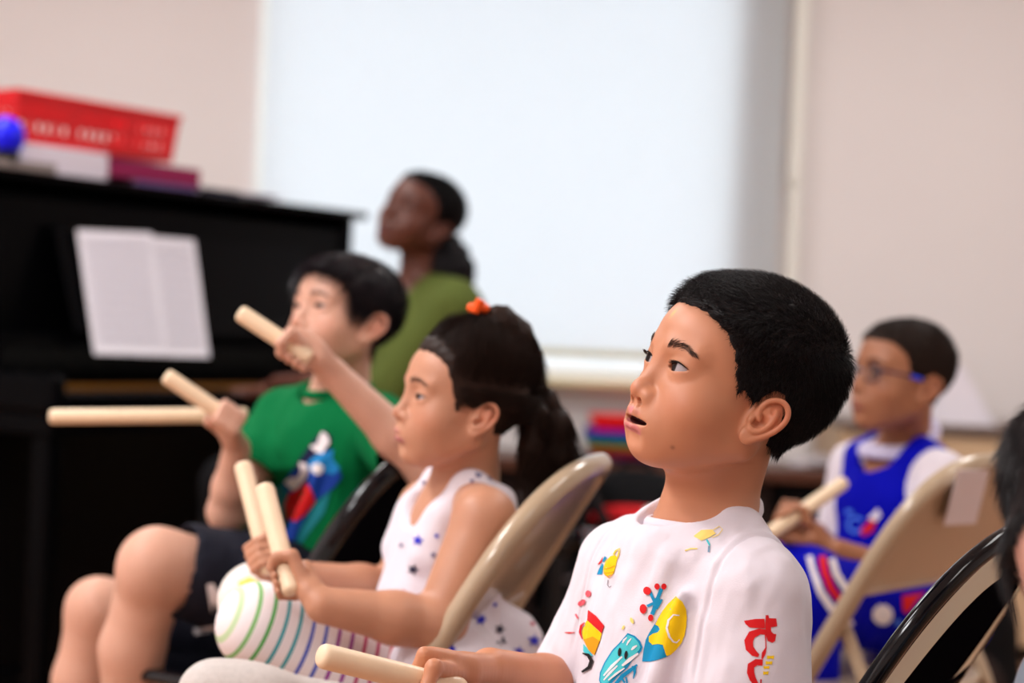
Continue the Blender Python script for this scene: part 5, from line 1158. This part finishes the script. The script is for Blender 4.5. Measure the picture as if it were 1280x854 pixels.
# ------------------------------------------------------------------ steel folding chairs
def chair_parts(M, o, enamel, root, rim=None, sq=.62, tr=.0145):  # rim: material of the reflection painted on the backrest
    W = .215; lean = .44 / .78; T = lambda x, y, z: o + M @ np.array([x, y, z], float)
    yz = lambda z: .24 - lean * z
    bow = lambda x: -.022 * (1 - (x / W) ** 2)
    zt0, zt1 = .60, .778
    def side(t):  # arch t in 0..1 from straight part to the top centre
        zz = zt0 + (zt1 - zt0) * math.sin(t * math.pi / 2) ** .85; xx = W * max(0.0, math.cos(t * math.pi / 2)) ** sq; return xx, zz
    pts = [T(-W, yz(0), .006), T(-W, yz(.3), .3), T(-W, yz(.55), .55)]
    arch = [side(t) for t in np.linspace(0, 1, 14)]
    loop = pts + [T(-x, yz(z) + bow(x) * (z - zt0) / .18, z) for x, z in arch] + [T(x, yz(z) + bow(x) * (z - zt0) / .18, z) for x, z in arch[::-1][1:]] + [T(W, yz(.55), .55), T(W, yz(.3), .3), T(W, yz(0), .006)]
    mb = MB(); mb.tube(smooth_path(loop, 2), .0145 if rim is None else .0095, 14); mb.tube([T(-W, yz(.12), .12), T(W, yz(.12), .12)], .008, 10); mb.build('frame', enamel, root, True)
    for q in (-1, 1):
        mb = MB(); mb.tube([T(q * (W - .022), yz(.535), .535), T(q * (W - .022), -.12, .42), T(q * (W - .022), -.255, .006)], .0105, 12); mb.build('leg', enamel, root, True)
    mb = MB(); mb.tube([T(-W + .022, -.21, .13), T(W - .022, -.21, .13)], .007, 10); mb.build('stretcher', enamel, root, True)
    # curved sheet backrest, rolled at the lower edge
    def bp(u, v, off=0):
        zz = .585 + (.772 - .585) * v; lim = W - .008
        if zz > zt0:
            t = (zz - zt0) / (zt1 - zt0); t = min(1, t ** (1 / .85)); lim = W * max(0.0, math.cos(math.asin(t))) ** sq - .006
        x = u * max(lim, .004); return T(x, yz(zz) + bow(x) * max(0, (zz - .585) / .19) ** .5 - .003 - off, zz)
    n, k = 24, 14; G = [[bp(-1 + 2 * i / n, j / k) for i in range(n + 1)] for j in range(k + 1)]; G2 = [[bp(-1 + 2 * i / n, j / k, .004) for i in range(n + 1)][::-1] for j in range(k + 1)]
    mb = MB(); mb.grid(G); mb.grid(G2); mb.tube([bp(-1 + 2 * i / n, 0, .002) for i in range(n + 1)], .006, 8); br = mb.build('backrest', MATS['black_sheet'] if enamel is MATS['black_enamel'] else enamel, root, True)
    if rim is not None:  # pale strip paints a reflection along the backrest edge, no separate trim
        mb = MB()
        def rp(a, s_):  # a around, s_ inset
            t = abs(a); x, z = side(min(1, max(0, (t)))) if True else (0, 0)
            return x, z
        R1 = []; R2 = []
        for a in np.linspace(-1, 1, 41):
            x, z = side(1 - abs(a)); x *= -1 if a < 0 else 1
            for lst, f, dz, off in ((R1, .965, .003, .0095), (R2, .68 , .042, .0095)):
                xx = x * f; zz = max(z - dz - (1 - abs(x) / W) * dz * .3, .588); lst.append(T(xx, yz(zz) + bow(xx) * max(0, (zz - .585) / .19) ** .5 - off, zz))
        mb.grid([R1, R2]); mb.grid([R2, R1]); mb.build('backrest_reflection', rim, br, True, label='pale grey band around the black backrest')  # the band is a painted reflection, not a part of the chair
    s = .2; mb = MB(); P_ = []
    for i in range(13):
        row = []
        for j in range(13):
            x, y = -1 + i / 6, -1 + j / 6; x2, y2 = x * math.sqrt(1 - y * y * .35), y * math.sqrt(1 - x * x * .35); row.append(T(x2 * .195, .045 + y2 * .20, .438 - .014 * (1 - min(1, x * x + y * y))))
        P_.append(row)
    P2 = [[p - np.array([0, 0, .016]) for p in r[::-1]] for r in P_]; mb.grid(P_); mb.grid(P2)
    ring = [P_[0][j] for j in range(13)] + [P_[i][12] for i in range(1, 13)] + [P_[12][j] for j in range(11, -1, -1)] + [P_[i][0] for i in range(11, 0, -1)]
    mb.tube([p - np.array([0, 0, .008]) for p in ring], .0095, 8, closed=True); mb.build('seat', enamel, root, True)
    for q in (-1, 1):
        mb = MB(); mb.tube([T(q * .218, yz(.44), .44), T(q * .19, yz(.44) + .0, .43)], .012, 10); mb.build('hinge', MATS['chrome'], root, True)
def place_chair(P, local, yaw, enamel, label, rim=None, group=None, sq=.62):  # rim: material of the painted backrest reflection
    M = frame(yaw); o = np.asarray(P) - M @ np.array(local); o[2] = 0
    root = thing('folding_chair', o, label, 'chair', group); root.rotation_euler = (0, 0, 0)
    chair_parts(M, o, enamel, root, rim, sq); return root, M, o
NL = (-.215, .24 - .44 / .78 * .65, .65)
cg, Mg, og = place_chair(at(597, 725, 2.30), NL, -12, MATS['beige_enamel'], 'beige steel folding chair behind the girl in the star dress', group='folding chairs of the class')
cb, Mb, ob = place_chair(at(1100, 683, 2.86), NL, -37, MATS['beige_enamel'], 'beige steel folding chair with a white paper label, behind the boy in blue', group='folding chairs of the class', sq=.42)
cx_, Mx_, ox_ = place_chair(at(416, 652, 2.70), NL, -18, MATS['black_enamel'], 'black folding chair behind the boy in the green T-shirt', group='folding chairs of the class')
cd_, Md, od = place_chair(at(1100, 835, 1.83), NL, -27, MATS['black_enamel'], 'glossy black folding chair behind the boy in the doodle T-shirt', rim=mat('painted_reflection', srgb(214, 236, 226), .25, coat=.6), group='folding chairs of the class')  # rim colour is a bright reflection painted onto the black backrest
ce, Me, oe = place_chair(np.array([.66, 1.50, .65]), (0, -.127, .65), 8, MATS['beige_enamel'], 'beige folding chair under the child at the right edge', group='folding chairs of the class')
# paper label on the back of the beige chair
lb = MB(); T = lambda x, z: ob + Mb @ np.array([x, .24 - .44 / .78 * z - .022 - .0125, z])
def lab_pt(px, py):
    n_ = nrm(np.cross(T(.1, .6) - T(0, .6), T(0, .7) - T(0, .6))); v = at(px, py, 1) - CC; p0 = T(0, .68); return CC + v * (((p0 - CC) @ n_) / (v @ n_))
q_ = [lab_pt(*p) for p in ((1198, 588), (1237, 588), (1220, 655), (1180, 657))]; nn_ = nrm(np.cross(q_[1] - q_[0], q_[3] - q_[0])); nn_ = nn_ if nn_ @ (CC - q_[0]) > 0 else -nn_
lb.add(q_ + [p - nn_ * .001 for p in q_], [(0, 1, 2, 3), (7, 6, 5, 4), (0, 4, 5, 1), (1, 5, 6, 2), (2, 6, 7, 3), (3, 7, 4, 0)]); lb.build('paper_label', MATS['paper'], cb, label='white paper label')
# ------------------------------------------------------------------ upright piano
PB0 = np.array([-.48, 5.86, 0]); PE = nrm([-.71, -1.20, 0]); PN = np.array([-PE[1], PE[0], 0]) * 1.0
if PN @ (CC - PB0) < 0: PN = -PN
PM = np.stack([PE, PN, np.array([0, 0, 1.0])], 1)   # along the length, to the front, up
PP = lambda l, f, z: PB0 + PM @ np.array([l, f, z], float)
PL = 1.50
pi = thing('upright_piano', PP(PL / 2, -.1, 0), 'black upright piano along the left side, sheet music on its stand', 'piano')
def pbox(name, l0, l1, f0, f1, z0, z1, m=None, bev=.004, parent=None, M=None):
    mb = MB(); mb.box(PP((l0 + l1) / 2, (f0 + f1) / 2, (z0 + z1) / 2), (l1 - l0, f1 - f0, z1 - z0), PM if M is None else M, bev); return mb.build(name, m or MATS['piano_black'], parent or pi)
pbox('side_panel', 0, .035, -.36, .0, 0, 1.235); pbox('side_panel', PL - .035, PL, -.36, .0, 0, 1.235)
pbox('back_panel', .035, PL - .035, -.36, -.30, .05, 1.235)
pbox('upper_panel', .035, PL - .035, -.035, -.012, .86, 1.20)
pbox('top_lid', -.035, PL + .03, -.375, .03, 1.235, 1.257, bev=.006)
pbox('lower_panel', .035, PL - .035, -.06, -.035, .06, .66); pbox('base_board', 0, PL, -.36, .0, 0, .07)
pbox('key_bed', 0, PL, -.30, .27, .655, .70); pbox('key_slip', .05, PL - .05, .245, .268, .69, .745)
for l0 in (0, PL - .05): pbox('cheek', l0, l0 + .05, 0, .27, .70, .79, bev=.015)
for l0 in (.01, PL - .06): pbox('leg', l0, l0 + .05, .20, .255, 0, .655, bev=.01)
# fallboard tipped back against the cabinet
mb = MB(); c_ = PP(PL / 2, .035, .815); A_ = math.radians(-14); Rm = np.array([[1, 0, 0], [0, math.cos(A_), -math.sin(A_)], [0, math.sin(A_), math.cos(A_)]]); mb.box(c_, (PL - .11, .018, .13), PM @ Rm @ np.diag([1, 1, 1.0]), .004); mb.build('fallboard', MATS['piano_black'], pi)
pbox('felt_strip', .06, PL - .06, .055, .065, .742, .758, mat('brass_felt', srgb(150, 100, 40), .35, metal=.6), .001)
kb = thing('tmp', (0, 0, 0), None, None); bpy.data.objects.remove(kb)
mb = MB(); nk = 52; kw_ = (PL - .12) / nk
for i in range(nk): mb.box(PP(.06 + (i + .5) * kw_, .155, .725), (kw_ - .001, .17, .018), PM, .001)
mb.build('white_keys', mat('ivory', srgb(236, 232, 220), .25), pi)
mb = MB()
for i in range(nk - 1):
    if i % 7 not in (2, 6): mb.box(PP(.06 + (i + 1) * kw_, .115, .738), (kw_ * .5, .09, .012), PM, .002)
mb.build('black_keys', MATS['black_plastic'], pi)
# music desk, leaning back
def mdesk(f, z): return PP(0, f, z)
lean_ = math.radians(19); DN = PN * math.cos(lean_) + np.array([0, 0, 1.0]) * math.sin(lean_); DU = np.array([0, 0, 1.0]) * math.cos(lean_) - PN * math.sin(lean_); DP = PP(0, .11, .885)
mb = MB(); mb.box(PP(PL * .5, .11, .885) + DU * .135 - DN * .012, (1.0, .012, .27), np.stack([PE, DN, DU], 1), .004); mb.build('music_desk', MATS['piano_black'], pi)
pbox('desk_ledge', PL * .5 - .5, PL * .5 + .5, .0, .098, .845, .858)
def on_plane(px, py, p0, n): v = at(px, py, 1) - CC; return CC + v * (((p0 - CC) @ n) / (v @ n))
def sheet(poly, off, label):
    q = [on_plane(x, y, DP + DN * off, DN) for x, y in poly]; c = sum(q) / len(q); k = len(q)
    mb = MB(); mb.add(q + [p - DN * .0006 for p in q], [tuple(range(k)), tuple(range(2 * k - 1, k - 1, -1))] + [(i, i + k, (i + 1) % k + k, (i + 1) % k) for i in range(k)])
    r = thing('sheet_music', c, label, 'paper', 'sheets of music on the piano'); mb.build('page', MATS['paper'], r)
    st = MB(); a, b_, c2, d2 = np.array(q[0]), np.array(q[1]), np.array(q[2]), np.array(q[3])
    for i in range(9):
        t = .10 + .095 * i
        for j in range(5):
            tt = t + j * .008; l = a + (d2 - a) * tt; r_ = b_ + (c2 - b_) * tt; u_ = (r_ - l); st.tube([l + u_ * .08 + DN * .0012, l + u_ * .92 + DN * .0012], .0004, 4, flat=1)
    st.build('staves', MATS['grey_line'], r); return r
sheet([(150, 292), (243, 300), (262, 447), (170, 445)], .003, 'white sheet of music on the piano stand, the right one, partly covered'); sheet([(96, 287), (190, 291), (212, 445), (118, 443)], .006, 'white sheet of music on the piano stand, the left one, on top')
# ------------------------------------------------------------------ things on the piano
TZ = 1.257
def topline(px, f):  # point on the lid under the photo column px
    v = at(px, 230, 1) - CC; n = PN; p0 = PP(0, f, 0); p = CC + v * (((p0 - CC) @ n) / (v @ n)); return ((p - PB0) @ PE)
def tbox(name, x0, x1, f0, f1, z0, z1, m, label, cat, group=None, kind='book', bev=.003, parts=True):
    f_ = f1; l1, l0 = topline(x0, f_), topline(x1, f_); c = PP((l0 + l1) / 2, (f0 + f1) / 2, z0); r = thing(name, c, label, cat, group)
    if kind == 'book':
        mb = MB(); mb.box(PP((l0 + l1) / 2, (f0 + f1) / 2, z0 + .002), (l1 - l0, f1 - f0, .004), PM, .001); mb.box(PP((l0 + l1) / 2, (f0 + f1) / 2, z1 - .002), (l1 - l0, f1 - f0, .004), PM, .001); mb.box(PP((l0 + l1) / 2, f1 - .002, (z0 + z1) / 2), (l1 - l0, .004, z1 - z0), PM, .001); mb.build('cover', m, r)
        mb = MB(); mb.box(PP((l0 + l1) / 2, (f0 + f1) / 2 - .003, (z0 + z1) / 2), (l1 - l0 - .008, f1 - f0 - .01, z1 - z0 - .009), PM); mb.build('pages', MATS['paper'], r)
    else:
        mb = MB(); mb.box(PP((l0 + l1) / 2, (f0 + f1) / 2, (z0 + z1) / 2), (l1 - l0, f1 - f0, z1 - z0), PM, bev); mb.build('body', m, r)
    return r
wp = mat('white_card', srgb(238, 230, 244), .6); mg = mat('magenta_cover', srgb(150, 10, 80), .4); pl = mat('lilac_cover', srgb(120, 100, 160), .5); nv_ = mat('navy_cover', srgb(16, 12, 50), .4); gy = mat('grey_card', srgb(150, 140, 138), .6)
tbox('document_box', 30, 134, -.27, -.01, TZ, TZ + .068, wp, 'white paper box on the piano top, left of the magenta book', 'box', kind='box')
tbox('book', -60, 70, -.009, .028, TZ, TZ + .022, gy, 'grey paperback lying at the left front edge of the piano top', 'book')
tbox('book', 170, 246, -.25, .0, TZ, TZ + .013, pl, 'lilac book at the bottom of the pile under the magenta book', 'book', 'books on the piano')
tbox('book', 137, 250, -.26, -.005, TZ + .014, TZ + .060, mg, 'thick magenta book on the piano top, under the red basket', 'book', 'books on the piano')
tbox('folder', 252, 300, -.28, -.02, TZ, TZ + .018, nv_, 'navy folder lying right of the magenta book on the piano', 'folder')
tbox('folder', 262, 345, -.33, -.14, TZ + .019, TZ + .026, mat('dark_grey_card', srgb(90, 84, 92), .5), 'grey folder lying on the navy folder on the piano', 'folder', kind='box', bev=.001)
tbox('paper_pad', 318, 356, -.30, -.16, TZ + .027, TZ + .034, wp, 'small white paper pad at the right of the piano top', 'paper', kind='box', bev=.001)
# red basket with rows of slots
zb0, zb1 = TZ + .072, TZ + .072 + .118; l1, l0 = topline(18, -.03), topline(222, -.03); bk = thing('plastic_basket', PP((l0 + l1) / 2, -.15, zb0), 'red plastic basket with slotted sides on the piano top', 'basket')
rm = mat('red_plastic', srgb(220, 20, 30), .35, coat=.2)
def bwall(a0, b0, a1, b1, nx, nz, back=False):
    mb = MB(); V = [[np.array(a0) * (1 - j / nz) * (1 - i / nx) + np.array(b0) * (1 - j / nz) * (i / nx) + np.array(a1) * (j / nz) * (1 - i / nx) + np.array(b1) * (j / nz) * (i / nx) for i in range(nx + 1)] for j in range(nz + 1)]
    vs = [p for r in V for p in r]; fs = []
    for j in range(nz):
        for i in range(nx):
            if back and 2 <= j <= 9 and i % 13 > 1: continue
            if j in (3, 4, 7, 8) and i % 4 in (1, 2) and (i // 4) % 7 != 6: continue
            fs.append((j * (nx + 1) + i, j * (nx + 1) + i + 1, (j + 1) * (nx + 1) + i + 1, (j + 1) * (nx + 1) + i))
    mb.add(vs, fs); o = mb.build('side', rm, bk); md = o.modifiers.new('thick', 'SOLIDIFY'); md.thickness = .003
tp = .012; f0, f1 = -.27, -.03
bot = [PP(l0 + tp, f0 + tp, zb0), PP(l1 - tp, f0 + tp, zb0), PP(l1 - tp, f1 - tp, zb0), PP(l0 + tp, f1 - tp, zb0)]; top = [PP(l0, f0, zb1), PP(l1, f0, zb1), PP(l1, f1, zb1), PP(l0, f1, zb1)]
for i in range(4): bwall(bot[i], bot[(i + 1) % 4], top[i], top[(i + 1) % 4], 78 if i % 2 == 0 else 40, 12, i == 0)
mb = MB(); mb.box(PP((l0 + l1) / 2, (f0 + f1) / 2, zb0 + .002), (l1 - l0 - 2 * tp, f1 - f0 - 2 * tp, .004), PM); mb.build('bottom', rm, bk)
mb = MB(); mb.tube([top[0], (top[0] + top[1]) / 2, top[1], top[2], (top[2] + top[3]) / 2, top[3]], .006, 8, closed=True); mb.build('rim', rm, bk, True)
# blue ball
bc = on_plane(6, 171, PP(0, -.005, 0), PN); bc[2] = bc[2]; rb = .047; zc_ = bc[2]
bo = thing('ball', (bc[0], bc[1], zc_ - rb), 'bright blue ball on the piano top in front of the red basket', 'ball')
bmz = MB(); bmz.lathe([(rb * math.sin(t), -rb * math.cos(t)) for t in np.linspace(.001, math.pi - .001, 25)], bc, None, 36); bmz.build('shell', mat('blue_rubber', srgb(20, 20, 235), .35), bo, True)
mb = MB(); mb.lathe([(.034, -rb * .72 - .03), (.036, -rb * .7), (.030, -rb * .7), (.028, -rb * .72 - .03)], bc, None, 24); mb.build('stand_ring', MATS['black_plastic'], bo, True)
# ------------------------------------------------------------------ piano bench
bn = thing('piano_bench', (WH[0], WH[1], 0), 'black piano bench under the woman in olive green', 'bench'); hp = WH.copy()
mb = MB(); mb.box((hp[0], hp[1], .445), (.38, .66, .06), WM, .02); mb.build('seat', MATS['black_plastic'], bn)
for i in (-1, 1):
    for j in (-1, 1): mb = MB(); mb.box(np.array([hp[0], hp[1], .207]) + WM @ np.array([i * .16, j * .29, 0]), (.045, .045, .415), WM, .006); mb.build('leg', MATS['black_plastic'], bn)
# ------------------------------------------------------------------ low dark cabinet at the window wall
cx0, cx1 = onwall(455, 600, 6.05)[0], onwall(1046, 600, 6.05)[0]; ct = onwall(1010, 588, 6.05)[2]
cab = thing('low_cabinet', ((cx0 + cx1) / 2, 6.25, 0), 'long dark low shelf unit with a brown top below the window', 'cabinet')
mb = MB(); mb.box(((cx0 + cx1) / 2, 6.255, ct - .02), (cx1 - cx0 + .03, .44, .04), None, .005); mb.build('top_board', MATS['brown_wood'], cab)
nsh = 4
for i in range(nsh + 1):
    x = cx0 + (cx1 - cx0) * i / nsh; mb = MB(); mb.box((x + (.012 if i == 0 else -.012 if i == nsh else 0), 6.26, (ct - .04) / 2), (.024, .40, ct - .04), None, .002); mb.build('divider', MATS['dark_wood'], cab)
mb = MB(); mb.box(((cx0 + cx1) / 2, 6.45, (ct - .04) / 2), (cx1 - cx0, .012, ct - .04)); mb.build('back_board', MATS['dark_wood'], cab)
for z_ in (.07, .30):
    mb = MB(); mb.box(((cx0 + cx1) / 2, 6.26, z_), (cx1 - cx0 - .05, .38, .02)); mb.build('shelf', MATS['dark_wood'], cab)
# dark boxes standing on its shelves
sl = (cx1 - cx0) / nsh; k = 0
for i in range(nsh):
    for z_, hh in ((.08, .17), (.31, .19)):
        for j in range(2):
            x = cx0 + sl * (i + .27 + .46 * j); r = thing('storage_bin', (x, 6.24, z_), ['black bin', 'brown bin'][(i + j) % 2] + (', lower shelf' if z_ < .2 else ', upper shelf') + ' of dark cabinet, ' + ['leftmost bay', 'second bay', 'third bay', 'rightmost bay'][i] + [', left one', ', right one'][j], 'bin', 'fabric bins in the dark cabinet')
            w_ = sl * .40; mb = MB(); a = [np.array([x + sx * w_ / 2 * k_, 6.24 + sy * .16 * k_, zz]) for k_, zz in ((.94, z_), (1, z_ + hh)) for sx, sy in ((-1, -1), (1, -1), (1, 1), (-1, 1))]
            mb.add(a, [(3, 2, 1, 0), (0, 1, 5, 4), (1, 2, 6, 5), (2, 3, 7, 6), (3, 0, 4, 7)]); o = mb.build('body', [MATS['black_cloth'], mat('brown_cloth', (.018, .009, .008), .9)][(i + j) % 2], r); md = o.modifiers.new('t', 'SOLIDIFY'); md.thickness = .006; md.offset = -1
            mb = MB(); mb.tube([(x - .03, 6.24 - .165, z_ + hh * .66), (x - .025, 6.24 - .178, z_ + hh * .6), (x + .025, 6.24 - .178, z_ + hh * .6), (x + .03, 6.24 - .165, z_ + hh * .66)], .005, 8); mb.build('handle', mat('grey_plastic', srgb(120, 110, 112), .4), r, True)
# coloured trays
tx0, tx1 = onwall(738, 550, 5.98)[0], onwall(866, 550, 5.98)[0]; z_ = ct; tw = tx1 - tx0; xc = (tx0 + tx1) / 2
for nm, col, hh, fx in (('dark purple', (60, 10, 90), .011, .94), ('dark red', (160, 16, 24), .018, .97), ('orange brown', (190, 110, 40), .012, 1.0), ('green', (40, 150, 70), .012, 1.03), ('teal', (0, 120, 150), .015, 1.05), ('blue', (20, 40, 210), .013, 1.04), ('purple', (130, 40, 190), .010, 1.0), ('bright red', (236, 16, 24), .038, .96)):
    r = thing('stacking_tray', (xc, 6.2, z_), nm + ' plastic tray in the rainbow stack on the dark cabinet', 'tray', 'rainbow stack of trays')
    w_ = tw * fx; mb = MB(); m_ = mat('tray_' + nm.replace(' ', '_'), srgb(*col), .35)
    A = [np.array([xc + sx * w_ / 2 * k_, 6.2 + sy * .17 * k_, zz]) for k_, zz in ((.93, z_ + .001), (1, z_ + hh)) for sx, sy in ((-1, -1), (1, -1), (1, 1), (-1, 1))]
    mb.add(A, [(3, 2, 1, 0), (0, 1, 5, 4), (1, 2, 6, 5), (2, 3, 7, 6), (3, 0, 4, 7)]); o = mb.build('body', m_, r); md = o.modifiers.new('t', 'SOLIDIFY'); md.thickness = .0015; md.offset = -1
    mb = MB(); mb.tube([A[4], (A[4] + A[5]) / 2, A[5], A[6], A[7]], .0035, 8, closed=True); mb.build('rim', m_, r, True); z_ += hh
# crumpled cloth on the cabinet, right end
s = Sculpt(); c_ = onwall(1028, 556, 6.2); c_[2] = ct + .02
for i in range(7): s.ell(c_ + rng.normal(0, .025, 3) * np.array([1.5, 1, .3]), rng.uniform(.02, .045, 3) * np.array([1.3, 1, .6]), None, .01)
s.plane((0, 0, ct + .001), (0, 0, -1)); v, q = s.mesh(.004); rt = thing('folded_cloth', (c_[0], c_[1], ct), 'crumpled pale grey cloth at the right end of the dark cabinet', 'cloth'); link('cloth', v, q, mat('pale_cloth', srgb(190, 182, 186), .9), rt)
# light wooden bookcase on the right with a folded card
bx0, bx1 = onwall(1052, 560, 5.95)[0], XR - .02; bt = onwall(1200, 533, 5.95)[2]; lw = mat('pale_wood', srgb(206, 176, 142), .5, noise=.06, nscale=12)
bc_ = thing('bookcase', ((bx0 + bx1) / 2, 6.2, 0), 'pale wooden low bookcase with a dark top edge at the right wall', 'bookcase')
mb = MB(); mb.box(((bx0 + bx1) / 2, 6.225, bt - .012), (bx1 - bx0, .53, .024), None, .003); mb.build('top_board', mat('grey_brown_wood', srgb(120, 104, 96), .4), bc_)
for x in np.linspace(bx0 + .012, bx1 - .012, 4): mb = MB(); mb.box((x, 6.23, (bt - .024) / 2), (.024, .5, bt - .024)); mb.build('side_panel', lw, bc_)
for i in range(3):
    xa = bx0 + (bx1 - bx0) * i / 3 + .02; xb = bx0 + (bx1 - bx0) * (i + 1) / 3 - .02; mb = MB(); mb.box(((xa + xb) / 2, 5.985, (bt - .02) / 2 + .02), (xb - xa, .02, bt - .09), None, .004); dr = mb.build('door', lw, bc_)
    mb = MB(); mb.lathe([(.001, 0), (.012, .002), (.014, .012), (.006, .02), (.006, .03)], (xb - .05, 5.955, bt * .72), np.array([[1, 0, 0], [0, 0, 1], [0, -1, 0]]).astype(float), 16); mb.build('knob', MATS['chrome'], dr, True)
a_, b_, c_ = on_plane(1160, 531, np.array([0, 6.05, 0]), np.array([0, 1.0, 0])), on_plane(1243, 532, np.array([0, 6.05, 0]), np.array([0, 1.0, 0])), on_plane(1203, 458, np.array([0, 6.05, 0]), np.array([0, 1.0, 0]))
tc_ = thing('folded_card', ((a_[0] + b_[0]) / 2, 6.12, bt), 'white card folded into a tent on the pale bookcase', 'card'); mb = MB(); dy = np.array([0, .14, 0])
for p in (a_, b_): p[2] = bt + .002
for (p, r_) in ((a_, c_), (c_, b_)):
    n_ = nrm(np.cross(r_ - p, dy)) * .002; mb.add([p, r_, r_ + dy, p + dy, p + n_, r_ + n_, r_ + dy + n_, p + dy + n_], [(0, 1, 2, 3), (7, 6, 5, 4), (0, 4, 5, 1), (3, 2, 6, 7), (0, 3, 7, 4), (1, 5, 6, 2)])
mb.add([a_ + dy * .02, b_ + dy * .02, c_ + dy * .02, a_ + dy * .04, b_ + dy * .04, c_ + dy * .04], [(0, 1, 2), (5, 4, 3)]); mb.build('card', MATS['paper'], tc_)
# ------------------------------------------------------------------ black chairs and bags in the middle distance
r1, M1, o1 = place_chair(at(706, 560, 5.0), (0, -.14, .69), 178, MATS['black_enamel'], 'black folding chair in the background with a red and black bag on it', group='spare black folding chairs')
#r2, M2, o2 = place_chair(at(600, 590, 5.2), (0, -.14, .69), 170, MATS['black_enamel'], 'black folding chair in the background behind the head of the ponytailed girl', group='spare black folding chairs')
def bag(c, size, M, base, accent, label, name='backpack'):
    r = thing(name, (c[0], c[1], c[2]), label, 'bag'); s = Sculpt(); w_, d_, h_ = size; c = np.asarray(c, float)
    s.ell(c + np.array([0, 0, h_ * .45]), (w_ / 2, d_ / 2, h_ * .52), M, .03); s.ell(c + np.array([0, 0, h_ * .25]), (w_ * .52, d_ * .55, h_ * .28), M, .04); s.plane(c + np.array([0, 0, .003]), (0, 0, -1)); v, q = s.mesh(.006); link('body', v, q, base, r)
    s = Sculpt(); s.ell(c + M @ np.array([0, -d_ * .42, h_ * .28]), (w_ * .36, d_ * .2, h_ * .22), M, .03); v, q = s.mesh(.005); link('front_pocket', v, q, accent, r)
    mb = MB(); mb.tube([c + M @ np.array([-w_ * .12, 0, h_ * .95]), c + M @ np.array([-w_ * .08, 0, h_ * 1.06]), c + M @ np.array([w_ * .08, 0, h_ * 1.06]), c + M @ np.array([w_ * .12, 0, h_ * .95])], .008, 8); mb.build('handle', base, r, True)
    s = Sculpt(); s.ell(c + M @ np.array([w_ * .1, -d_ * .60, h_ * .36]), (.022, .01, .018), M, .01); v, q = s.mesh(.003); link('badge', v, q, MATS['white_paint'], r, label='small white badge')
I3 = np.eye(3); redc = mat('red_cloth', srgb(200, 14, 24), .7)
cs = o1 + M1 @ np.array([.0, .02, 0]); bag((cs[0] + .02, cs[1], .447), (.34, .24, .16), I3, MATS['black_cloth'], redc, 'black bag with a red pocket on the background chair seat')
bag((.44, 4.25, 0), (.40, .30, .46), I3, MATS['black_cloth'], MATS['black_cloth'], 'black backpack standing on the floor behind the beige chair')
bag((1.05, 4.85, 0), (.42, .30, .50), I3, MATS['black_cloth'], mat('brown_cloth', (.018, .009, .008), .9), 'black and brown backpack on the floor in front of the dark cabinet')
bag((-.30, 3.75, 0), (.46, .30, .5), I3, MATS['black_cloth'], MATS['black_cloth'], 'black backpack on the floor between the green boy and the girl')
